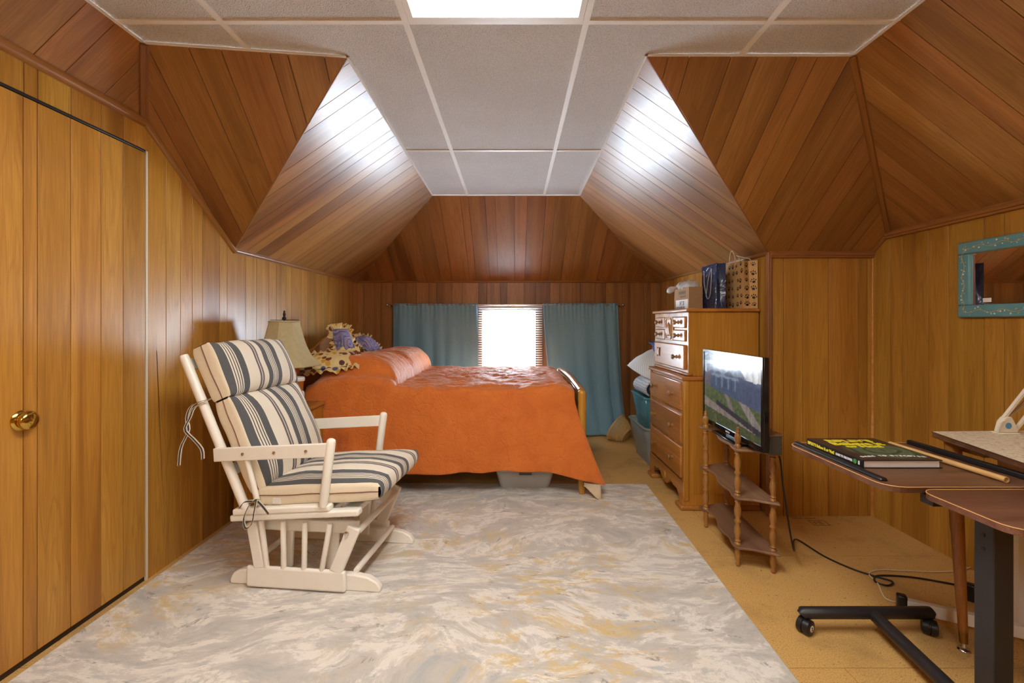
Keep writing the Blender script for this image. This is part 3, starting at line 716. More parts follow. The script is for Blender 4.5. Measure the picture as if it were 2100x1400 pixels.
def tub(name, mat, par, c, wx, wy, h, taper, r=.04, rim=.014, ribs=0):
    """open tapered bin with wall thickness and rolled rim, local to par"""
    b = MB(); L = []
    lev = [(0, 0), (.05, .3), (1, 1)]
    loops = [rrect(c[0]-(wx/2-taper*(1-f)), c[0]+(wx/2-taper*(1-f)), c[1]-(wy/2-taper*(1-f)), c[1]+(wy/2-taper*(1-f)), r, c[2]+h*g) for g, f in [(0, 0), (.12, .12), (.5, .5), (1, 1)]]
    n_ = len(loops[0]); base = 0
    for l in loops: b.v += l
    for i in range(len(loops)-1):
        for k in range(n_): b.f.append([i*n_+k, i*n_+(k+1) % n_, (i+1)*n_+(k+1) % n_, (i+1)*n_+k]); b.mi.append(0)
    b.f.append(list(range(n_))[::-1]); b.mi.append(0)
    o = b.build(name, mat, par, smooth=True, solid=.003)
    rr = rrect(c[0]-wx/2-.004, c[0]+wx/2+.004, c[1]-wy/2-.004, c[1]+wy/2+.004, r, c[2]+h)
    MB().tube(rr, rim/2, 8, closed=True).build('rim', mat, par, smooth=True)
    return o
tt = thing('storage_tote', 'clear plastic storage tote with white lid half under the bed', 'storage box', (.09, 3.65, .0125))
n = NT('frosted_plastic'); tr = n.n('BsdfTransparent', Color=(.9, .92, .92, 1)); mx = n.n('MixShader', Fac=.55); n.p(col=rgb(228, 232, 230), rough=.3)
n.t.links.new(tr.outputs[0], mx.inputs[1]); n.t.links.new(n.b.outputs[0], mx.inputs[2]); n.t.links.new(mx.outputs[0], n.out.inputs[0]); M['frost'] = n.m
tub('bin', 'frost', tt, (0, 0, 0), .44, .40, .135, .035)
M['lidwhite'] = plain('white_lid', rgb(236, 238, 236), .4); M['latch'] = plain('grey_latch', rgb(84, 88, 92), .45); M['linen'] = plain('white_linen', rgb(214, 212, 208), .9)
MB().prism(rrect(-.235, .235, -.215, .215, .04, .138), (0, 0, .018)).build('lid', 'lidwhite', tt, bevel=.005)
MB().box((-.045, -.226, .112), (.05, -.214, .154)).build('latch', 'latch', tt, bevel=.003)
b = MB().grid(lambda u, v: V(-.17+.34*u, -.15+.3*v, .006+(.05+.02*noise.noise(V(u*4, v*4, 0)))*math.sin(math.pi*min(1, max(0, u*1.0)))**.4*math.sin(math.pi*v)**.4), 20, 16)
tag(b.build('folded_linen', 'linen', None, smooth=True), 'white folded linen seen through the clear tote under the bed', 'linen').location = tt.location

# ------------------------------------------------------------------ curtains, rod, blind
n = NT('blue_curtain'); o = n.obj(); wv = n.noise(n.mapv(o, (40, 40, 300)), 1, 2, .5)
n.p(col=n.mix(wv, rgb(120, 168, 194), rgb(146, 190, 210)), rough=.72, spec=.25, sheen=.2); n.bump(wv, .15, .001)
tl = n.n('BsdfTranslucent', Color=rgb(96, 148, 166)); mx = n.n('MixShader', Fac=.13); n.t.links.new(n.b.outputs[0], mx.inputs[1]); n.t.links.new(tl.outputs[0], mx.inputs[2]); n.t.links.new(mx.outputs[0], n.out.inputs[0]); M['curtain'] = n.m
def curtain(label, x0t, x1t, x0b, x1b, zt_, seed, puddle=.0):
    def fn(u, v):
        z = zt_+(.012-zt_)*v; xt = x0t+(x1t-x0t)*u; xb = x0b+(x1b-x0b)*u; s = v**1.3; x = xt+(xb-xt)*s
        ph = u*2*math.pi*5.2+1.3*math.sin(u*9+seed)
        amp = .016+.018*v
        d = math.sin(ph)*amp*(.55+.45*math.sin(u*4+seed))+.008*noise.noise(V(u*14, v*3, seed))
        d += .010*math.sin(u*2*math.pi*19+seed)*math.exp(-v*14)              # gathers under the rod
        y = 5.236-.01+d*.9-(.10*max(0, v-.72)/.28 if puddle else .02*v)*1.0
        if v > .985: y -= .02
        return V(x+.012*math.cos(ph)*v, y, z)
    return tag(MB().grid(fn, 120, 70).build('curtain', 'curtain', None, smooth=True, solid=.003), label, 'curtain', 'window curtains')
curtain('blue-grey curtain panel hanging between the pillows and the window', -1.352, -.402, -1.36, -.385, 1.468, 1)
curtain('blue-grey curtain panel hanging beside the footboard, its hem touching the floor', .340, 1.186, .46, 1.27, 1.472, 4, .1)
rd = thing('curtain_rod', 'thin chrome curtain rod with round finials above the window', 'curtain rod', (-.08, 5.23, 1.455))
MB().tube([V(-1.41, 5.23, 1.455), V(1.235, 5.23, 1.455)], .0075, 10).build('rod', 'chrome', rd, world=True, smooth=True)
for x, s in ((-1.41, -1), (1.235, 1)):
    MB().lathe([(.004, -.006), (.012, 0), (.016, .01), (.012, .02), (.003, .026)], (x, 5.23, 1.455), 14, Matrix.Rotation(s*math.pi/2, 3, 'Y')).build('finial', 'chrome', rd, world=True, smooth=True)
for x in (-1.39, -.045, 1.215): MB().box((x-.006, 5.23, 1.44), (x+.006, YB-.004, 1.452)).build('bracket', 'chrome', rd, world=True)
bl = thing('window_blind', 'white horizontal slat blind covering the small window', 'blind', (-.03, 5.285, 1.44))
n = NT('blind_white'); n.p(col=rgb(232, 232, 230), rough=.4); tl = n.n('BsdfTranslucent', Color=(.9, .9, .9, 1)); mx = n.n('MixShader', Fac=.12); n.t.links.new(n.b.outputs[0], mx.inputs[1]); n.t.links.new(tl.outputs[0], mx.inputs[2]); n.t.links.new(mx.outputs[0], n.out.inputs[0]); M['blind'] = n.m
MB().box((-.40, 5.268, 1.425), (.335, 5.298, 1.452)).build('headrail', 'blind', bl, world=True, bevel=.003)
sm = None
for i in range(33):
    z = 1.412-i*.0265
    if sm is None:
        sl = MB().grid(lambda u, v: V(-.365+.73*u, (v-.5)*.025, .0035*(1-(2*v-1)**2)-(v-.5)*.011), 2, 4).build('slat', 'blind', bl, solid=.0008); sm = sl.data
    else:
        sl = sl.copy(); COL.objects.link(sl); sl.parent = bl
    sl.location = (0, 0, z-1.44)
MB().box((-.397, 5.272, .51), (.333, 5.296, .525)).build('bottom_rail', 'blind', bl, world=True)
for x in (-.27, .2): MB().tube([V(x, 5.284, 1.43), V(x, 5.284, .52)], .0012, 5).build('ladder_cord', 'blind', bl, world=True)
# ------------------------------------------------------------------ nightstand, lamp, cup
ns = thing('nightstand', 'wooden nightstand between the bed and the striped glider chair', 'nightstand', (-1.55, 3.10, .012))
MB().box((-.205, -.19, .06), (.205, .19, .66)).build('body', 'maple', ns, bevel=.004)
MB().box((-.215, -.20, .66), (.215, .20, .685)).build('top', 'maple_h', ns, bevel=.006)
for z in (.36, .1):
    d_ = MB().box((-.19, -.2, z), (.19, -.188, z+.24)).build('drawer', 'maple', ns, bevel=.004)
    MB().lathe([(.008, 0), (.008, .015), (.017, .022), (.014, .03), (.001, .032)], (0, -.2, z+.12), 14, Matrix.Rotation(math.pi/2, 3, 'X')).build('knob', 'oldbrass', d_, smooth=True)
for x in (-.185, .185):
    for y in (-.17, .17): MB().box((x-.02, y-.02, 0), (x+.02, y+.02, .06)).build('foot', 'maple', ns)
n = NT('cream_shade'); o = n.obj(); n.p(col=n.mix(n.noise(o, 40, 4, .6), rgb(190, 176, 132), rgb(222, 210, 170)), rough=.85, spec=.2); n.bump(n.noise(o, 160, 3, .6), .3, .002)
tl = n.n('BsdfTranslucent', Color=rgb(220, 205, 160)); mx = n.n('MixShader', Fac=.25); n.t.links.new(n.b.outputs[0], mx.inputs[1]); n.t.links.new(tl.outputs[0], mx.inputs[2]); n.t.links.new(mx.outputs[0], n.out.inputs[0]); M['shade'] = n.m
M['darkbronze'] = plain('dark_bronze', rgb(52, 46, 42), .35, .6)
lm = thing('table_lamp', 'table lamp with cream panelled bell shade and dark finial', 'lamp', (-1.545, 3.13, .697))
prof = [(.098, 1.258), (.103, 1.235), (.112, 1.20), (.125, 1.15), (.145, 1.09), (.172, 1.035), (.205, .99), (.236, .965)]
z0 = .697
MB().lathe([(r, z-z0) for r, z in prof], n=8, R=Matrix.Rotation(math.radians(8), 3, 'Z'), cap=False).build('shade', 'shade', lm, solid=.003)
for (r, z) in ((.1, 1.258), (.236, .965)):
    pts = [V(r*math.cos(math.radians(8)+k*math.pi/4), r*math.sin(math.radians(8)+k*math.pi/4), z-z0) for k in range(8)]
    MB().tube(pts, .0055, 6, closed=True).build('shade_trim', 'shade', lm, smooth=True)
MB().lathe([(.085, 0), (.088, .015), (.06, .03), (.022, .045), (.03, .08), (.055, .13), (.058, .17), (.035, .22), (.016, .25), (.012, .32), (.016, .34)], n=24).build('base', 'darkbronze', lm, smooth=True)
MB().tube([V(0, 0, .34), V(0, 0, .585)], .004, 8).build('stem', 'darkbronze', lm)
MB().lathe([(.013, .573), (.015, .58), (.013, .59), (.007, .597), (.010, .61), (.006, .625), (.007, .632), (.002, .638)], n=14).build('finial', 'darkbronze', lm, smooth=True)
for a in range(3):
    t = a*2*math.pi/3; MB().tube([V(0, 0, .573), V(.098*math.cos(t), .098*math.sin(t), .573)], .002, 6).build('spider', 'darkbronze', lm)
cp = thing('drink_cup', 'lidded plastic cup with red straw on the nightstand beside the bed', 'cup', (-1.405, 3.0, .697))
n = NT('tea_plastic'); n.p(col=rgb(166, 94, 30), rough=.2, spec=.6); M['tea'] = n.m
MB().lathe([(.034, 0), (.048, .18)], n=24).build('cup_body', 'tea', cp, smooth=True)
MB().lathe([(.052, .178), (.054, .184), (.054, .196), (.049, .203), (.047, .2)], n=24).build('lid', 'white', cp, smooth=True)
M['red'] = plain('red_straw', rgb(196, 62, 34), .4)
MB().tube([V(.0, 0, .05), V(.004, 0, .29)], .0035, 8).build('straw', 'red', cp, smooth=True)
dv = thing('bedside_device', 'small white rounded electronic box in front of the lidded cup', 'clock', (-1.375, 2.93, .697))
MB().box((-.06, -.016, 0), (.055, .016, .125)).build('case', 'white', dv, bevel=.014, seg=3)
MB().box((-.02, -.0175, .09), (.012, -.0155, .093)).build('marking', 'ink', dv); MB().box((.02, -.0175, .028), (.034, -.0155, .045)).build('button', 'ink', dv)
ad = thing('charger_plug', 'black charger block with cord hanging at the nightstand edge', 'charger', (-1.30, 2.90, .62))
MB().box((-.03, -.014, -.012), (.03, .014, .016), Matrix.Rotation(math.radians(28), 3, 'Y')).build('plug', 'black', ad, bevel=.004)
MB().tube(curve_pts([(.02, 0, -.01), (.05, 0, -.03), (.058, -.01, -.08), (.05, -.01, -.2), (.03, 0, -.45)], 20), .003, 6).build('cord', 'black', ad, smooth=True)

# ------------------------------------------------------------------ chest of drawers (front faces -x)
cd = thing('chest_of_drawers', 'tall honey maple two-tier chest of drawers against the knee wall', 'dresser', (1.4, 3.465, 0))
LX, BX, Y0, Y1 = 1.146, 1.648, 3.09, 3.84
def cb(name, lo, hi, mat='maple', par=cd, bevel=.004): return MB().box(lo, hi).build(name, mat, par, world=True, bevel=bevel)
cb('lower_case', (LX, Y0, .10), (BX, Y1, .865))
cb('middle_moulding', (LX-.02, Y0-.012, .865), (BX, Y1+.012, .893), 'maple_h', bevel=.008)
UX = 1.175
cb('upper_case', (UX, Y0+.012, .893), (BX, Y1-.012, 1.325))
cb('waist_moulding', (UX-.008, Y0+.006, .893), (UX+.03, Y1-.006, .915), 'maple_h', bevel=.008)
cb('top', (UX-.018, Y0-.004, 1.325), (BX, Y1+.004, 1.347), 'maple_h', bevel=.006)
for y in (Y0, Y1): cb('corner_post', (LX-.008, y-.006 if y == Y0 else y-.034, .06), (LX+.03, y+.034 if y == Y0 else y+.006, .865), bevel=.008)
# scalloped apron and bracket feet
ap = [(Y0, .19), (Y1, .19), (Y1, .03), (Y1-.07, .03), (Y1-.085, .075), (Y1-.12, .105), (Y1-.19, .105), (Y1-.225, .125), (Y1-.27, .115), (Y1-.30, .085), ((Y0+Y1)/2+.05, .072), ((Y0+Y1)/2, .064)]
mid = (Y0+Y1)/2; full = ap+[(2*mid-y, z) for y, z in ap[::-1][1:-1]]
MB().prism([V(LX-.012, y, z) for y, z in full], (.02, 0, 0)).build('apron', 'maple_h', cd, world=True, bevel=.003)
MB().lathe([(.03, 0), (.03, .006), (.022, .01), (.001, .012)], (LX-.012, mid, .118), 16, Matrix.Rotation(-math.pi/2, 3, 'Y')).build('carved_shell', 'maple', cd, world=True, smooth=True)
for y0, y1 in ((Y0-.012, Y0+.11), (Y1-.11, Y1+.012)): cb('base_foot', (LX-.03, y0, .0), (LX+.10, y1, .032), 'maple_h', bevel=.01)
cb('base_side', (LX+.08, Y0-.012, 0), (BX, Y0+.02, .032), 'maple_h', bevel=.008); cb('side_skirt', (LX, Y0, .03), (BX, Y0+.02, .11))
cb('base_side', (LX+.08, Y1-.02, 0), (BX, Y1+.012, .032), 'maple_h', bevel=.008)
Rm = Matrix.Rotation(-math.pi/2, 3, 'Y')
def knob(par, x, y, z, k=1.0, mat='turned'):
    MB().lathe([(.014*k, 0), (.012*k, .004), (.007*k, .008), (.007*k, .018), (.016*k, .024), (.018*k, .030), (.014*k, .036), (.001, .038)], (x, y, z), 16, Rm).build('knob', mat, par, world=True, smooth=True)
def drawer(x, y0, y1, z0, z1, knobs, k=1.0, th=.018):
    b = MB().box((x-th, y0, z0), (x+.004, y1, z1)); d_ = b.build('drawer', 'maple_h', cd, world=True, bevel=.008, seg=3)
    for y, z in knobs: knob(d_, x-th, y, z, k)
for z0, z1 in ((.658, .852), (.432, .632), (.202, .414)):
    drawer(LX, Y0+.035, Y1-.035, z0, z1, [(3.27, (z0+z1)/2), (3.67, (z0+z1)/2)])
drawer(UX, Y0+.05, Y1-.05, .93, 1.10, [(3.275, 1.012)])
bp = MB(); cyk, czk = 3.665, 1.025                       # back plate whose knob is gone
bp.prism([V(UX-.018, cyk+a, czk+b_) for a, b_ in ((-.03, -.034), (-.016, -.02), (-.02, 0), (-.016, .02), (-.03, .034), (0, .026), (.03, .034), (.016, .02), (.02, 0), (.016, -.02), (.03, -.034), (0, -.026))], (-.01, 0, 0)).build('pull_plate', 'turned', cd, world=True, bevel=.002)
ys0, ys1 = Y0+.05, Y1-.05; w3 = (ys1-ys0)
for ya, yb in ((ys0, ys0+w3*.36), (ys1-w3*.36, ys1)):
    for z0, z1 in ((1.215, 1.295), (1.122, 1.203)): drawer(UX, ya, yb-.004, z0, z1, [((ya+yb)/2, (z0+z1)/2)], 1.0, .012)
cb('carved_panel', (UX-.01, ys0+w3*.37, 1.122), (UX+.004, ys1-w3*.37, 1.295), 'maple', bevel=.004)
pts = [V(UX-.0115, p.x, p.y) for p in rrect(mid-.062, mid+.062, 1.135, 1.282, .02, 0)]
MB().tube(pts, .006, 8, closed=True).build('panel_bead', 'maple', cd, world=True, smooth=True)
for i in range(5): MB().tube([V(UX-.012, mid-.032+i*.016, 1.15+.012*(i % 2)), V(UX-.016, mid-.026+i*.014, 1.2), V(UX-.012, mid-.03+i*.016, 1.255-.008*abs(i-2))], [.004, .007, .003], 8).build('carving', 'maple', cd, world=True, smooth=True)

# ------------------------------------------------------------------ on the chest: box with plastic bag, navy bag, paw bag
n = NT('cardboard'); o = n.obj(); n.p(col=n.mix(n.noise(n.mapv(o, (4, 4, 60)), 3, 3, .5), rgb(150, 118, 84), rgb(172, 138, 100)), rough=.85, spec=.2); M['card'] = n.m
TZ = 1.3475
bx = thing('cardboard_box', 'brown cardboard box with white shipping label on the chest of drawers', 'box', (1.365, 3.52, TZ))
for lo, hi in (((-.085, -.15, 0), (.015, .15, .004)), ((-.085, -.15, .004), (-.081, .15, .165)), ((.011, -.15, .004), (.015, .15, .165)), ((-.081, -.15, .004), (.011, -.146, .165)), ((-.081, .146, .004), (.011, .15, .165))):
    MB().box(lo, hi).build('panel', 'card', bx)
MB().box((-.0858, -.132, .006), (-.0851, .118, .078)).build('label', 'paper', bx)
fm = lambda y, z: frame((-.0862, y, z), (0, -1, 0), (0, 0, 1))
MB().box((-.0864, -.054, .036), (-.0859, .036, .066)).build('label_block', 'ink', bx)
text_mesh('label_text', 'C60', .034, 'whiteprint', frame((-.0866, .031, .039), (0, -1, 0), (0, 0, 1)), bx, .0006, sx=1.25)
br = MB(); y_ = .108
for i in range(18):
    w_ = .003+.004*random.random(); br.box((-.0864, y_-w_, .010), (-.0859, y_, .028)); y_ -= w_+.004+.004*random.random()
br.build('barcode', 'ink', bx)
M['brownink'] = plain('brown_print', rgb(92, 70, 50), .8)
pb = MB()
for lo, hi in (((.06, .118), (-.085, .121)), ((.06, .14), (-.085, .143)), ((.06, .118), (.056, .143)), ((-.081, .118), (-.085, .143)), ((.048, .124), (-.07, .137)), ((.03, .096), (-.085, .106))):
    pb.box((-.0858, min(lo[0], hi[0]), lo[1]), (-.0852, max(lo[0], hi[0]), hi[1]))
pb.build('printed_mark', 'brownink', bx)
n = NT('thin_white_plastic'); n.p(col=rgb(226, 222, 218), rough=.3, spec=.5); tl = n.n('BsdfTranslucent', Color=(.85, .85, .85, 1)); mx = n.n('MixShader', Fac=.3); n.t.links.new(n.b.outputs[0], mx.inputs[1]); n.t.links.new(tl.outputs[0], mx.inputs[2]); n.t.links.new(mx.outputs[0], n.out.inputs[0])
n.bump(n.noise(n.obj(), 55, 4, .7, 1), .9, .012); M['pbag'] = n.m
def pbag(u, v):
    a = u*2*math.pi; r = math.sin(math.pi*v*.5)
    x = .088*r*math.cos(a)*(1+.18*noise.noise(V(math.cos(a)*2, math.sin(a)*2, v*3))); y = .15*r*math.sin(a)
    z = .166+.055*(1-v**2)+.014*noise.noise(V(x*40, y*40, 2))+.012*noise.noise(V(x*90, y*90, 5))
    return V(1.332+x*.6, 3.52+y, TZ+z)
pg = MB().grid(pbag, 48, 14)
pg.tube(curve_pts([(1.32, 3.62, TZ+.20), (1.295, 3.68, TZ+.18), (1.27, 3.71, TZ+.17), (1.25, 3.75, TZ+.15)], 12), [.028, .026, .022, .018, .016, .018, .022, .026, .026, .024, .016, .006], 9)
tag(pg.build('plastic_bag', 'pbag', None, smooth=True), 'crumpled white plastic bag stuffed into the cardboard box', 'plastic bag')
def gift_bag(name, label, x0, x1, y0, y1, h, mat, handle):
    t = thing(name, label, 'bag', ((x0+x1)/2, (y0+y1)/2, TZ)); a, b_ = (x1-x0)/2, (y1-y0)/2
    m = MB(); N = 10
    def wall(p0, p1, fold=0):
        m.grid(lambda u, v: V(p0[0]+(p1[0]-p0[0])*u, p0[1]+(p1[1]-p0[1])*u, h*v)+(V(0, fold*(1-abs(2*u-1))*(v**.8), 0)), N, 8)
    wall((-a, b_), (-a, -b_)); wall((-a, -b_), (a, -b_), .035); wall((a, -b_), (a, b_)); wall((a, b_), (-a, b_), -.035)
    m.add([(-a, -b_, .001), (a, -b_, .001), (a, b_, .001), (-a, b_, .001)], [[0, 1, 2, 3]])
    m.build('bag_body', mat, t, solid=.0015)
    return t, a, b_
n = NT('navy_gloss'); o = n.obj(); n.p(col=rgb(36, 50, 84), rough=.25, spec=.6); n.bump(n.noise(o, 11, 3, .5, .8), .8, .02); M['navygloss'] = n.m
M['silvercord'] = plain('silver_cord', rgb(150, 156, 164), .4)
nb, a, b_ = gift_bag('gift_bag', 'glossy navy gift bag with silver cord handle on the chest', 1.400, 1.462, 3.185, 3.432, .315, 'navygloss', None)
MB().tube(curve_pts([(-a-.004, .07, .28), (-a-.006, .068, .2), (-a-.008, .035, .12), (-a-.01, 0, .075), (-a-.008, -.035, .1), (-a-.006, -.052, .2), (-a-.004, -.052, .285)], 30), .0035, 6).build('cord_handle', 'silvercord', nb, smooth=True)
MB().tube(curve_pts([(-a-.005, -.052, .285), (-a-.009, -.03, .25), (-a-.012, 0, .17), (-a-.012, .02, .09)], 16), .003, 6).build('cord_end', 'silvercord', nb, smooth=True)
n = NT('kraft_paper'); o = n.obj(); n.p(col=n.mix(n.noise(n.mapv(o, (30, 30, 4)), 3, 3, .5), rgb(190, 148, 92), rgb(212, 174, 118)), rough=.75, spec=.25); M['kraft'] = n.m
pw, a, b_ = gift_bag('paper_bag', 'kraft paper bag with black paw prints and twisted handles on the chest', 1.552, 1.646, 3.115, 3.40, .325, 'kraft', None)
paw = MB()
def pawprint(o, ex, ey, s, r):
    o, ex, ey = Vector(o), Vector(ex), Vector(ey); nz = ex.cross(ey)*.0006
    ca, sa = math.cos(r), math.sin(r)
    def disc(cx, cy, rx, ry):
        pts = []
        for k in range(8):
            t = k*math.pi/4; x, y = cx+rx*math.cos(t), cy+ry*math.sin(t); x, y = (x*ca-y*sa)*s, (x*sa+y*ca)*s
            pts.append(o+ex*x+ey*y+nz)
        paw.prism(pts, nz)
    disc(0, -.25, .42, .34)
    for tx, ty in ((-.62, .12), (-.24, .5), (.24, .5), (.62, .12)): disc(tx, ty, .15, .22)
rp = random.Random(3)
for iy in range(5):
    for iz in range(6):
        pawprint((-a-.0016, .115-iy*.056+rp.uniform(-.012, .012), .03+iz*.054+rp.uniform(-.01, .01)), (0, -1, 0), (0, 0, 1), rp.choice((.016, .02, .024)), rp.uniform(-.5, .5))
for ix in range(2):
    for iz in range(6):
        x = -a*.5+ix*a*1.0; z = .035+iz*.052+rp.uniform(-.008, .008)
        fold = .035*(1-abs(x/a))*(min(1, z/.325)**.8)
        e = V(a, (.035*(z/.325)**.8)*(1 if x < 0 else -1), 0).normalized()
        pawprint((x, -b_+fold-.0018, z), e, (0, 0, 1), rp.choice((.02, .025)), rp.uniform(-.5, .5))
po = paw.build('paw_print', 'ink', pw); po['kind'] = 'stuff'
M['twine'] = plain('paper_twine', rgb(222, 198, 160), .8)
MB().tube(curve_pts([(-a, .06, .30), (-a, .062, .36), (-a, .045, .405), (-a, .02, .41), (-a, -.015, .37), (-a, -.03, .30)], 24), .0028, 6).build('handle', 'twine', pw, smooth=True)
MB().tube(curve_pts([(a*.6, .02, .30), (a*.3, .06, .375), (a*.2, .075, .385), (a*.3, .0, .365), (a*.6, -.075, .34), (a*.8, -.09, .30)], 24), .0028, 6).build('handle', 'twine', pw, smooth=True)

# ------------------------------------------------------------------ bins and bedding behind the chest, wicker basket
for k, (lab, c, wx, wy, h) in enumerate((('teal tinted storage bin on the floor behind the chest, bottom of its stack', (1.375, 4.28, 0.0), .46, .60, .33), ('teal tinted storage bin stacked on the lower bin behind the chest', (1.385, 4.30, .285), .44, .56, .30))):
    t = thing('storage_bin', lab, 'storage bin', c, 0, 'stacked teal bins')
    tub('bin', 'tealp' if k else 'clearp', t, (0, 0, 0), wx, wy, h, .05 if not k else .045, .06, .022)
M['teal'] = plain('teal_cloth', rgb(84, 150, 168), .9); M['dkcloth'] = plain('charcoal_cloth', rgb(66, 68, 76), .9)
def lump(u, v, c, sx_, sy_, sz_, seed, rgh=.12):
    a = u*2*math.pi; b2 = (v-.5)*math.pi; p = V(math.cos(a)*math.cos(b2), math.sin(a)*math.cos(b2), math.sin(b2))
    q = V(math.copysign(abs(p.x)**.6, p.x), math.copysign(abs(p.y)**.6, p.y), math.copysign(abs(p.z)**.75, p.z))
    k = 1+rgh*noise.noise(p*2.1+V(seed, 0, 0))+rgh*.5*noise.noise(p*6+V(0, seed, 0))
    return Vector(c)+V(q.x*sx_*k, q.y*sy_*k, q.z*sz_*k)
def soft(name, label, cat, c, sx_, sy_, sz_, mat, seed, R=None, rgh=.12):
    def fn(u, v):
        p = lump(u, v, (0, 0, 0), sx_, sy_, sz_, seed, rgh); return Vector(c)+(R@p if R is not None else p)
    return tag(MB().grid(fn, 40, 26).build(name, mat, None, smooth=True), label, cat)
soft('folded_cloth', 'folded white cloth inside the lower storage bin', 'cloth', (1.36, 4.26, .07), .15, .21, .055, 'linen', 3)
soft('folded_cloth', 'dark cloth bundle in the middle of the lower storage bin', 'cloth', (1.36, 4.27, .19), .15, .2, .06, 'dkcloth', 6)
soft('folded_cloth', 'teal cloth stuffed into the upper storage bin', 'cloth', (1.35, 4.36, .43), .13, .17, .1, 'teal', 9)
soft('folded_cloth', 'cream cloth bundle in the front of the upper storage bin', 'cloth', (1.44, 4.16, .42), .12, .1, .08, 'linen', 12)
n = NT('striped_pillow_cotton'); o = n.obj(); wv = n.n('TexWave', wave_type='BANDS', bands_direction='X'); n.set(wv, 'Vector', n.mapv(o, rot=(0, 0, .4))); n.set(wv, 'Scale', 16)
n.p(col=n.mix(n.ramp(wv.outputs['Fac'], [(.0, (1, 1, 1)), (.12, (0, 0, 0))]), rgb(204, 206, 204), rgb(164, 164, 152)), rough=.85); M['pstripe'] = n.m
n = NT('blue_striped_blanket'); o = n.obj(); wv = n.n('TexWave', wave_type='BANDS', bands_direction='Z'); n.set(wv, 'Vector', o); n.set(wv, 'Scale', 14); n.set(wv, 'Distortion', 3)
n.p(col=n.ramp(wv.outputs['Fac'], [(0, rgb(206, 206, 206)), (.62, rgb(210, 212, 214)), (.7, rgb(70, 98, 150)), (.78, rgb(196, 204, 214)), (.95, rgb(160, 178, 200))]), rough=.9); n.bump(n.noise(o, 14, 3, .5), .5, .01); M['bstripe'] = n.m
M['bluefab'] = plain('blue_print_cloth', rgb(42, 66, 116), .85)
# rolled blanket: spiral roll with its end towards the camera
rb = MB()
def roll(u, v):
    a = u*2*math.pi*2.6; r = .035+.030*u*2.6; x = r*math.cos(a); z = r*.8*math.sin(a)
    return V(1.345+x*1.75, 4.02+.40*v+.008*noise.noise(V(a, v, 0)), .675+z*1.1+.004*noise.noise(V(a*2, v*5, 1)))
rb.grid(roll, 110, 10)
tag(rb.build('rolled_blanket', 'bstripe', None, smooth=True, solid=.012), 'rolled white blanket with blue stripes resting on the upper bin', 'blanket')
def pil(u, v, s):
    fx, fy = 2*u-1, 2*v-1; e = (max(0, 1-abs(fx)**2.4)*max(0, 1-abs(fy)**2.4))**.55
    R = rot(12, -24, 10); p = V(fx*.24*(1-.05*fy*fy), fy*.29*(1-.05*fx*fx), s*(.095*e)+.008*noise.noise(V(fx*3, fy*3, s)))
    return V(1.365, 4.22, .885)+R@p
pm = MB()
for s in (1, -1): pm.grid(lambda u, v: pil(u, v, s), 20, 20)
tag(pm.build('bed_pillow', 'pstripe', None, smooth=True), 'pale striped pillow piled on the rolled blanket beside the chest', 'pillow')
soft('crumpled_cloth', 'crumpled dark blue cloth on top of the pale striped pillow', 'cloth', (1.42, 4.20, 1.045), .14, .12, .06, 'bluefab', 4, None, .35)
# basket lying on its side: woven ribs and weavers
n = NT('wicker'); n.p(col=n.mix(n.noise(n.obj(), 60, 3, .6), rgb(190, 152, 88), rgb(228, 200, 138)), rough=.6); M['wicker'] = n.m
bk = thing('wicker_basket', 'small round wicker basket tipped on its side beside the curtain hem', 'basket', (1.155, 4.90, .0))
Rb = rot(-62, 0, 52); cb_ = V(0, 0, .098)
def bp_(a, t):      # basket surface, axis along local z
    r = .07+.08*t**.7; return cb_+Rb@V(r*math.cos(a), r*math.sin(a), -.06+.14*t)
for k in range(26):
    a = k*2*math.pi/26; MB().tube([bp_(a, t/8) for t in range(9)], .0036, 5).build('rib', 'wicker', bk, smooth=True)
for j in range(13):
    t = (j+.3)/13; MB().tube([bp_(k*2*math.pi/52, t)+(.003 if (k+j) % 2 else -.003)*(bp_(k*2*math.pi/52, t)-cb_).normalized() for k in range(52)], .0045, 5, closed=True).build('weaver', 'wicker', bk, smooth=True)
MB().tube([bp_(k*2*math.pi/40, 1.0) for k in range(40)], .010, 7, closed=True).build('rim', 'wicker', bk, smooth=True)
MB().prism([cb_+Rb@V(.07*math.cos(k*.4189), .07*math.sin(k*.4189), -.06) for k in range(15)], Rb@V(0, 0, .006)).build('base', 'wicker', bk)

# ------------------------------------------------------------------ whatnot stand
sd = thing('whatnot_stand', 'three-tier wooden whatnot stand with turned posts holding the television', 'stand', (1.24, 2.6, 0))
n_ = [(1.18, 2.835), (1.157, 2.385), (1.30, 2.315), (1.342, 2.905)]
M['shelfwood'] = wood('dusty_shelf_wood', rgb(96, 66, 44), rgb(128, 96, 70), rgb(146, 116, 90), rough=.5, along=1, spread=.1)
out = curve_pts([(1.158, 2.885, 0), (1.166, 2.84, 0), (1.186, 2.79, 0), (1.192, 2.74, 0), (1.172, 2.66, 0), (1.15, 2.6, 0), (1.146, 2.53, 0), (1.152, 2.47, 0), (1.136, 2.41, 0), (1.135, 2.37, 0), (1.155, 2.345, 0), (1.205, 2.335, 0), (1.255, 2.305, 0), (1.312, 2.272, 0)], 44)
outline = [V(p.x, p.y, 0) for p in out]+[V(1.32, 2.30, 0), V(1.365, 2.93, 0), V(1.34, 2.945, 0), V(1.22, 2.905, 0)]
for z in (.10, .35, .597): MB().prism([p+V(0, 0, z) for p in outline], (0, 0, .012)).build('shelf', 'shelfwood', sd, world=True, bevel=.003)
